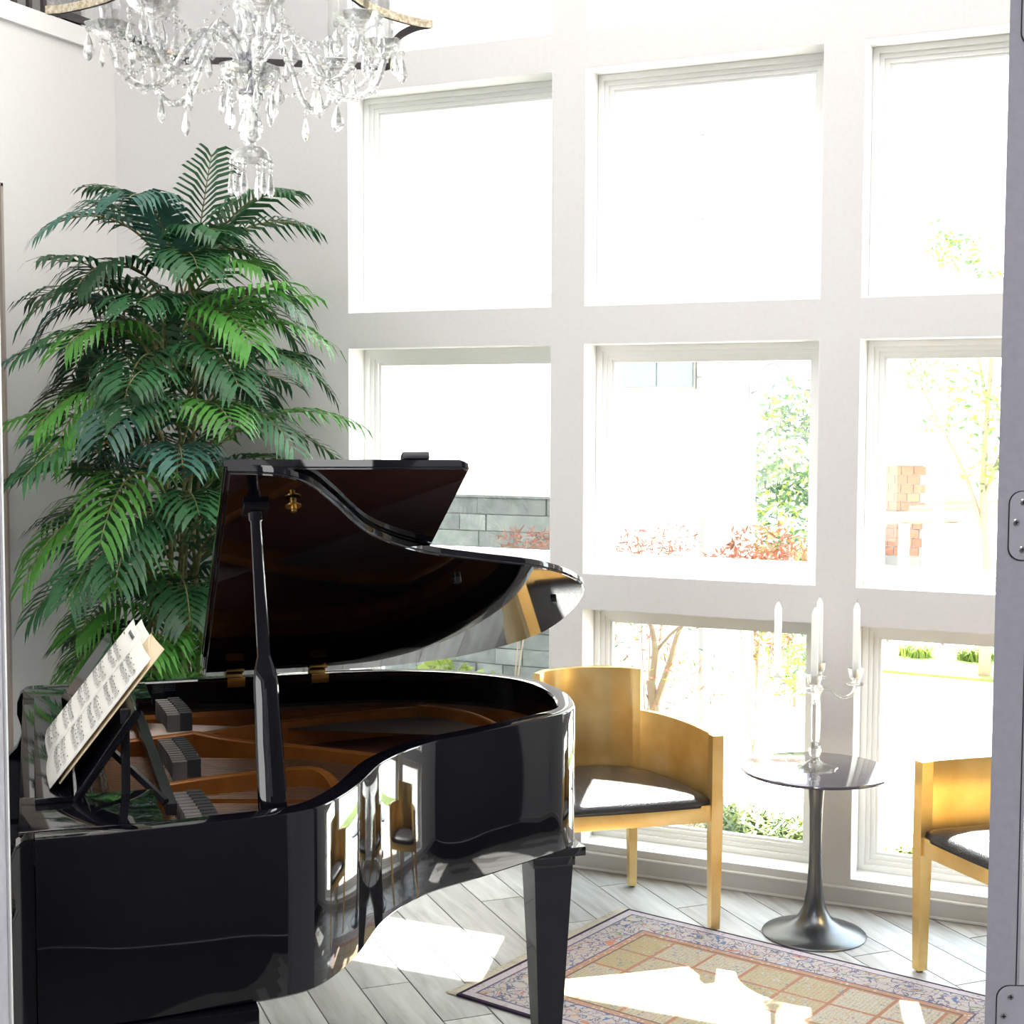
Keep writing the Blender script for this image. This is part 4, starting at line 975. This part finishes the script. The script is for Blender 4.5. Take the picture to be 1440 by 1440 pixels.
for i in range(NA):
    a_ = 2*pi*i/NA+R(14); ux, uy = cos(a_), sin(a_); rr_ = 0.245
    def P_(r_, z_): return (r_*ux, r_*uy, z_)
    pts = catmull([P_(0.02, 2.345), P_(0.055, 2.385), P_(0.085, 2.392), P_(0.115, 2.355), P_(0.150, 2.300), P_(0.190, 2.288), P_(0.228, 2.312), P_(rr_, 2.362)], 5)
    b = MB(); b.tube(pts, 0.0068, 7)
    for j in range(4, len(pts)-2, 2):
        q = pts[j]; b.sphere(q, 0.0085, 6, 4, 0.5)
    arm = b.build('arm', M['crystal'], ch)
    b = MB(); b.lathe([(0.006, 2.362), (0.034, 2.378), (0.043, 2.392), (0.041, 2.394), (0.018, 2.386), (0.006, 2.384)], 14, (rr_*ux, rr_*uy, 0), close=False, flute=0.06, fn=7); b.build('bobeche', M['crystal'], arm)
    b = MB(); b.lathe([(0.010, 2.386), (0.016, 2.40), (0.019, 2.425), (0.015, 2.44), (0.011, 2.44)], 12, (rr_*ux, rr_*uy, 0), flute=0.05, fn=6); b.build('candle_cup', M['crystal'], arm)
    b = MB(); b.lathe([(0.011, 2.44), (0.011, 2.53), (0.006, 2.535)], 12, (rr_*ux, rr_*uy, 0)); b.build('candle_tube', M['wax'], arm, smooth=True)
    for j in range(4):
        t = a_+2*pi*j/4+0.4; bx_, by_ = rr_*ux+0.040*cos(t), rr_*uy+0.040*sin(t)
        hang((bx_, by_, 2.385), [1, 4, 1, 2][j], DM2 if j % 2 else DM, parent=arm)
    hang(P_(0.158, 2.286), 1, DM, parent=arm)
    hang(P_(0.100, 2.375), 1, DM2, parent=arm)
    # swag of beads to the neighbouring arm and to the column
    a2 = a_+2*pi/NA
    bb = MB()
    for j in range(15):
        t = j/14; x = (1-t)*0.245*cos(a_)+t*0.245*cos(a2); y = (1-t)*0.245*sin(a_)+t*0.245*sin(a2); z_ = 2.385-0.055*sin(pi*t); bb.sphere((x, y, z_), 0.0048, 6, 4)
    for j in range(18):
        t = j/17; r_ = 0.235*(1-t)+0.03*t; bb.sphere((r_*cos(a_+0.10), r_*sin(a_+0.10), 2.39+0.09*t-0.075*sin(pi*t)), 0.0045, 6, 4)
    bb.build('bead_swag', M['crystal'], ch)
for i in range(8):
    a_ = 2*pi*i/8+0.2; hang((0.052*cos(a_), 0.052*sin(a_), 2.318), 1+(i % 3)*2, DM if i % 2 else DM2)
for i in range(6):
    a_ = 2*pi*i/6+0.35; hang((0.036*cos(a_), 0.036*sin(a_), 2.168), 2, SM, 'crystal_spear')

# ================================================================ OUTSIDE
GZ = -0.12
def ground(name, m, poly, z0, z1, label, cat, kind='structure'):
    b = MB(); b.prism(poly, z0, z1); o = b.build(name, m); o['kind'] = kind; return o
ground('ground', M['concrete'], [(-40, 0.21), (40, 0.21), (40, 60), (-40, 60)], GZ-0.2, GZ, '', '')
ground('garden_bed', M['mulch'], [(-2.6, 0.23), (6, 0.23), (6, 1.25), (0.9, 1.35), (0.1, 1.75), (-2.6, 2.2)], GZ, GZ+0.02, '', '')
ground('lawn', M['lawn'], [(-0.3, 5.55), (3.2, 5.3), (6, 5.4), (6, 6.9), (-0.3, 6.75)], GZ, GZ+0.02, '', '')
# added roof slab above the windows, out of view, keeps sun off upper rows
pr = thing('upper_sun_block', 'added out-of-view white roof slab shading the upper windows', 'roof', (0, 0, 0)); 
box('sun_block_slab', M['stucco'], pr, -3.5, RX+1.0, 0.2, 2.62, 5.55, 5.75); box('sun_block_edge', M['stucco2'], pr, -3.5, RX+1.0, 2.62, 2.66, 5.50, 5.80)
# neighbouring wing
nb = thing('neighbouring_wing', 'white neighbouring building wing with slate stone base seen through the left windows', 'building', (0, 3.0, GZ))
z0s = 1.222-GZ
box('wing_wall', M['stucco'], nb, -7.0, -0.195, 0.04, 0.24, 0, 4.75); box('wing_body', M['stucco'], nb, -7.0, -2.2, 0.24, 3.0, 0, 4.75)
for z_, h_ in ((2.05, 0.03), (2.95, 0.02), (3.42, 0.03), (4.45, 0.03)): box('siding_joint', M['stucco2'], nb, -7.0, -0.20, 0.022, 0.041, z_, z_+h_*0.25)
box('stone_backing', M['grout'], nb, -4.6, -1.02, 0.005, 0.04, 0, z0s-0.01)
box('stone_cap', M['stone'], nb, -4.6, -1.02, -0.03, 0.04, z0s-0.012, z0s)
rnd = random.Random(9)
nrow = 13; rh = (z0s-0.012)/nrow
for r_ in range(nrow):
    x = -3.2+rnd.uniform(-0.2, 0.0)
    while x < -1.03:
        L_ = rnd.choice([0.18, 0.24, 0.30, 0.38, 0.46]); x1 = min(x+L_, -1.02)
        if x1-x > 0.04:
            b = MB(); b.box(x+0.0025, x1-0.0025, -rnd.uniform(0.006, 0.026), 0.006, r_*rh+0.0025, (r_+1)*rh-0.0025, bev=0.003); b.build('stone_block', M['stone'], nb)
        x = x1
box('low_row_sun_block', M['stucco'], nb, -7.0, 2.9, 0.0, 0.85, 5.02, 5.12)  # added unseen slab, keeps sun out of the lowest window row
b = MB(); b.box(-0.195, -0.155, -0.01, 0.10, 0, 4.75); b.build('corner_trim', M['stucco2'], nb)
box('pillar', M['stucco'], nb, -0.155, 0.055, -0.05, 0.25, 0, 4.75)
wf = box('wing_window', M['stucco2'], nb, -0.70, -0.24, 0.012, 0.041, 1.985, 2.26)
box('wing_window_glass', M['farglass'], wf, -0.685, -0.475, 0.004, 0.013, 2.0, 2.245); box('wing_window_glass', M['farglass'], wf, -0.465, -0.255, 0.004, 0.013, 2.0, 2.245)
# wall lantern
ln = thing('wall_lantern', 'small grey goose-neck wall lantern on the white pillar outside', 'lamp', (0.058, 3.1, 1.84))
b = MB(); b.box(0, 0.012, -0.03, 0.03, -0.06, 0.06, bev=0.003); b.build('back_plate', M['lampmetal'], ln)
b = MB(); b.tube(catmull([(0.01, 0, 0.0), (0.06, 0, 0.03), (0.07, 0, 0.13), (0.13, 0, 0.17), (0.19, 0, 0.12), (0.19, 0, 0.06)], 5), 0.008, 6); b.build('neck', M['lampmetal'], ln, smooth=True)
b = MB(); b.lathe([(0.02, 0.06), (0.03, 0.045), (0.085, 0.0), (0.08, -0.005)], 16, (0.19, 0, 0)); b.build('lamp_shade', M['lampmetal'], ln, smooth=True)

def leaves(mb, c, rx, ry, rz, n, size, rnd, narrow=0.35, mats=3, shell=0.5):
    for _ in range(n):
        while True:
            u = Vector((rnd.uniform(-1, 1), rnd.uniform(-1, 1), rnd.uniform(-1, 1)))
            if shell**2 < u.length_squared < 1: break
        p_ = Vector((c[0]+u.x*rx, c[1]+u.y*ry, c[2]+u.z*rz))
        d_ = Vector((rnd.gauss(0, 1), rnd.gauss(0, 1), rnd.gauss(0.2, 0.8))).normalized(); w_ = d_.cross(Vector((rnd.gauss(0, 1), rnd.gauss(0, 1), rnd.gauss(0, 1)))).normalized()
        s_ = size*rnd.uniform(0.6, 1.3); mb.m = rnd.randrange(mats) if mats > 1 else 0
        mb.add([p_, p_+d_*s_*0.5+w_*s_*narrow*0.5, p_+d_*s_, p_+d_*s_*0.5-w_*s_*narrow*0.5], [(0, 1, 2, 3)])
    mb.m = 0
def plant(name, label, cat, base, blobs, mats, size, narrow=0.35, stems=3, group=None, trunk_r=0.012, seed=1, trunk=None):
    rr = random.Random(seed); t = thing(name, label, cat, base, 0, group)
    mb = MB()
    for (x, y, z, rx, ry, rz, n) in blobs: leaves(mb, (x, y, z), rx, ry, rz, n, size, rr, narrow, len(mats))
    stuff(mb.build('foliage', mats, t))
    mb = MB()
    if trunk:
        for pts, r0, r1 in trunk:
            cc_ = catmull(pts, 4); mb.tube(cc_, [r0+(r1-r0)*i/(len(cc_)-1) for i in range(len(cc_))], 7)
    else:
        for (x, y, z, rx, ry, rz, n) in blobs[:stems]: mb.tube([(0, 0, 0), (x*0.5, y*0.5, z*0.5), (x, y, z)], trunk_r, 6)
    mb.build('stem' if not trunk else 'trunk', M['bark'], t, smooth=True)
    return t
G3 = [M['bush1'], M['bush2'], M['bush3']]
plant('bush', 'tall yellow-green bush beside the white pillar through the middle window', 'bush', (-0.22, 5.2, GZ),
      [(-0.02, 0, 1.0, 0.40, 0.3, 0.55, 1100), (0.0, 0, 1.55, 0.36, 0.25, 0.42, 900), (0.0, 0, 1.88, 0.22, 0.2, 0.22, 350), (0.0, 0, 0.55, 0.36, 0.3, 0.45, 800)], G3, 0.075, 0.32, stems=1, seed=2)
plant('maple_shrub', 'low coral red maple shrub in front of the tall green bush', 'shrub', (0.24, 2.6, GZ),
      [(0.05, 0, 1.13, 0.22, 0.15, 0.12, 460), (-0.12, 0, 1.06, 0.16, 0.15, 0.08, 180), (0.16, 0, 1.02, 0.14, 0.15, 0.1, 160)], [M['red1'], M['red2']], 0.055, 0.22, trunk_r=0.004, seed=3)
plant('maple_shrub', 'wispy pale red maple twigs at the foot of the white wing', 'shrub', (-0.26, 2.3, GZ),
      [(0.02, 0, 1.10, 0.24, 0.15, 0.085, 240), (-0.10, 0.1, 1.18, 0.15, 0.12, 0.06, 70), (0.12, 0, 1.16, 0.16, 0.15, 0.10, 160)], [M['red1'], M['red2']], 0.05, 0.16, trunk_r=0.004, seed=4)
plant('maple_shrub', 'red maple sprig in front of the slate stone wall', 'shrub', (-1.26, 2.72, GZ),
      [(0.10, 0, 1.10, 0.20, 0.12, 0.06, 190), (0.15, 0, 0.98, 0.14, 0.12, 0.07, 70)], [M['red1'], M['red2']], 0.06, 0.16, trunk_r=0.004, seed=5)
plant('garden_plant', 'lime green leafy plant low in front of the slate stone wall', 'plant', (-1.64, 2.65, GZ),
      [(0, 0, 0.24, 0.16, 0.12, 0.14, 120), (0.22, 0, 0.20, 0.1, 0.1, 0.10, 50)], [M['bush1'], M['grass']], 0.09, 0.7, seed=6)
# small maple with a visible trunk behind the first chair
mt = plant('maple_tree', 'small bronze maple tree with twisting trunk behind the first gold chair', 'tree', (0.05, 1.35, GZ),
      [(0.05, 0, 0.95, 0.40, 0.28, 0.11, 420), (-0.05, 0, 0.70, 0.32, 0.25, 0.18, 260), (0.05, 0, 0.40, 0.28, 0.2, 0.14, 160), (0.42, 0, 0.97, 0.22, 0.2, 0.09, 200), (0.25, 0, 0.62, 0.2, 0.2, 0.15, 100)],
      [M['bush1'], M['red1'], M['red2'], M['bush2']], 0.042, 0.2, seed=8,
      trunk=[([(0.0, 0, 0), (0.0, 0, 0.25), (0.06, 0, 0.42), (0.04, 0, 0.60)], 0.03, 0.022), ([(0.04, 0, 0.55), (0.06, 0, 0.75), (0.02, 0, 0.9), (-0.08, 0, 1.0)], 0.018, 0.006),
             ([(0.05, 0, 0.45), (0.13, 0, 0.68), (0.18, 0, 0.85), (0.28, 0, 0.97)], 0.02, 0.006), ([(0.04, 0, 0.70), (0.16, 0.05, 0.85), (0.36, 0.05, 0.93)], 0.009, 0.004)])
def grasses(name, label, base, r, n, h, mats, seed, group=None, ry=None):
    rr = random.Random(seed); t = thing(name, label, 'grass', base, 0, group); mb = MB(); ry = ry or r
    for _ in range(n):
        a_ = rr.uniform(0, 2*pi); q = rr.random()**0.5; x, y = r*q*cos(a_), ry*q*sin(a_); hh = h*rr.uniform(0.6, 1.2); az = rr.uniform(0, 2*pi); d_ = Vector((cos(az), sin(az), 0)); s_ = Vector((-sin(az), cos(az), 0))*0.006
        p0 = Vector((x, y, 0)); p1 = p0+Vector((0, 0, hh*0.6))+d_*hh*0.2; p2 = p1+Vector((0, 0, hh*0.15))+d_*hh*0.45; p3 = p2+d_*hh*0.25-Vector((0, 0, hh*0.2)); mb.m = rr.randrange(len(mats))
        mb.add([p0-s_, p0+s_, p1-s_, p1+s_, p2-s_*0.8, p2+s_*0.8, p3], [(0, 1, 3, 2), (2, 3, 5, 4), (4, 5, 6)])
    stuff(mb.build('blades', mats, t)); return t
grasses('ornamental_grass', 'clump of arching lime grass just outside the window behind the table', (0.82, 0.62, GZ+0.02), 0.24, 480, 0.24, [M['grass'], M['bush2'], M['bush1']], 21, ry=0.22)
grasses('ornamental_grass', 'clump of arching lime grass just outside the window right of first chair', (0.12, 0.78, GZ+0.02), 0.17, 220, 0.18, [M['grass'], M['bush1'], M['bush2']], 22, ry=0.2)
grasses('ornamental_grass', 'small tuft of grass outside the right window behind second chair', (1.42, 0.75, GZ+0.02), 0.14, 160, 0.14, [M['grass'], M['bush1']], 23)
plant('maple_shrub', 'bronze red weeping shrub beyond the path, upper right of the low middle window', 'shrub', (-0.26, 4.5, GZ),
      [(0, 0, 0.33, 0.24, 0.2, 0.22, 700)], [M['red2'], M['red1'], M['bush1']], 0.09, 0.14, seed=12)
plant('bush', 'rounded light green bush beyond the path, right of the bronze shrub', 'bush', (0.12, 4.0, GZ),
      [(0, 0, 0.22, 0.17, 0.16, 0.18, 500)], [M['bush1'], M['grass'], M['bush2']], 0.07, 0.2, seed=13)
for i in range(5):
    plant('bush', ['grey green shrub at the left end of the row behind the far lawn', 'second grey green shrub from the left behind the far lawn', 'middle grey green shrub of the row behind the far lawn', 'fourth grey green shrub behind the far lawn', 'grey green shrub at the right end of the row behind the far lawn'][i], 'bush',
          (0.15+0.44*i, 7.0, GZ), [(0, 0, 0.17, 0.21, 0.18, 0.15, 260)], [M['bush2'], M['bush3']], 0.07, 0.3, seed=30+i, group='shrubs behind the far lawn')
for i in range(4):
    grasses('ornamental_grass', ['lime grass tuft on the far lawn, leftmost of four', 'lime grass tuft on the far lawn, second from left', 'lime grass tuft on the far lawn, third from left', 'lime grass tuft on the far lawn, rightmost of four'][i], (0.50+0.43*i, 6.25, GZ+0.02), 0.13, 200, 0.11, [M['grass'], M['grass']], 50+i, 'lime grass on the far lawn')
# tree through the right window
rr = random.Random(77)
bl = [(-0.55, 0, 2.35, 0.22, 0.2, 0.14, 130), (-0.30, 0, 2.15, 0.26, 0.2, 0.15, 180), (0.05, 0, 1.95, 0.30, 0.25, 0.20, 260), (0.25, 0, 1.65, 0.30, 0.25, 0.2, 240), (0.05, 0, 1.45, 0.2, 0.2, 0.12, 130), (0.45, 0, 2.1, 0.28, 0.2, 0.25, 230),
      (0.25, 0, 2.45, 0.35, 0.2, 0.15, 180), (-0.25, 0, 1.78, 0.15, 0.1, 0.08, 50), (0.42, 0, 1.3, 0.18, 0.15, 0.12, 90), (-0.15, 0, 2.98, 0.20, 0.15, 0.13, 170), (-0.28, 0, 3.08, 0.08, 0.1, 0.16, 60), (0.05, 0, 2.8, 0.15, 0.1, 0.06, 60)]
plant('leafy_tree', 'slender tree with thin orange trunk and sparse lime leaves through the right window', 'tree', (0.98, 5.6, GZ), bl, [M['bush1'], M['grass'], M['bush2']], 0.06, 0.4, seed=15,
      trunk=[([(0.1, 0, 0), (0.10, 0, 0.8), (0.06, 0, 1.4), (0.10, 0, 2.3)], 0.045, 0.015), ([(0.08, 0, 1.0), (-0.05, 0, 1.4), (-0.25, 0, 1.8), (-0.5, 0, 2.3)], 0.02, 0.005), ([(0.08, 0, 1.3), (0.25, 0, 1.8), (0.4, 0, 2.2)], 0.02, 0.006), ([(0.08, 0, 1.9), (-0.05, 0, 2.5), (-0.2, 0, 3.0)], 0.014, 0.004)])
# brick garden structure with pale roof, posts, logs
bs = thing('brick_garden_store', 'small brick garden store with pale flat roof beyond the right window', 'shed', (-1.75, 11.5, GZ))
box('store_roof', M['stucco'], bs, -0.6, 1.9, -0.3, 1.5, 1.32, 1.55)
box('store_wall', M['grout'], bs, -0.5, 1.45, 0.0, 1.2, 0, 1.32)
for r_ in range(10):
    for c in range(9):
        x = 0.2+c*0.135+(0.067 if r_ % 2 else 0)
        b = MB(); b.box(x, x+0.125, -0.012, 0.002, 0.30+r_*0.10, 0.39+r_*0.10); b.build('brick', M['brick'], bs)
for x in (0.83, 1.02): b = MB(); b.lathe([(0.05, 0), (0.06, 0.1), (0.05, 0.8 if x > 0.9 else 1.25), (0.04, 0.85 if x > 0.9 else 1.3)], 12, (x, -0.25, 0)); b.build('post', M['stucco'], bs, smooth=True)
for i in range(3):
    lg = thing('log', ['pale peeled log lying in front of the brick store, longest one', 'pale log behind the longest one by the brick store', 'short pale log at right of the brick store'][i], 'log', (-0.15+0.35*i*0.6, 10.9+0.25*i, GZ), 0, 'logs by the brick store')
    b = MB(); b.tube([(-0.45, 0, 0.75-0.0+0.06*i), (0.5, 0.05, 0.80+0.06*i)], 0.07, 10); b.build('bark_body', M['log'], lg, smooth=True)
    b = MB(); b.box(-0.30, -0.2, -0.05, 0.05, 0, 0.70+0.06*i); b.box(0.2, 0.3, -0.03, 0.07, 0, 0.72+0.06*i); b.build('log_rest', M['stucco'], lg)
# far hedge and roofs
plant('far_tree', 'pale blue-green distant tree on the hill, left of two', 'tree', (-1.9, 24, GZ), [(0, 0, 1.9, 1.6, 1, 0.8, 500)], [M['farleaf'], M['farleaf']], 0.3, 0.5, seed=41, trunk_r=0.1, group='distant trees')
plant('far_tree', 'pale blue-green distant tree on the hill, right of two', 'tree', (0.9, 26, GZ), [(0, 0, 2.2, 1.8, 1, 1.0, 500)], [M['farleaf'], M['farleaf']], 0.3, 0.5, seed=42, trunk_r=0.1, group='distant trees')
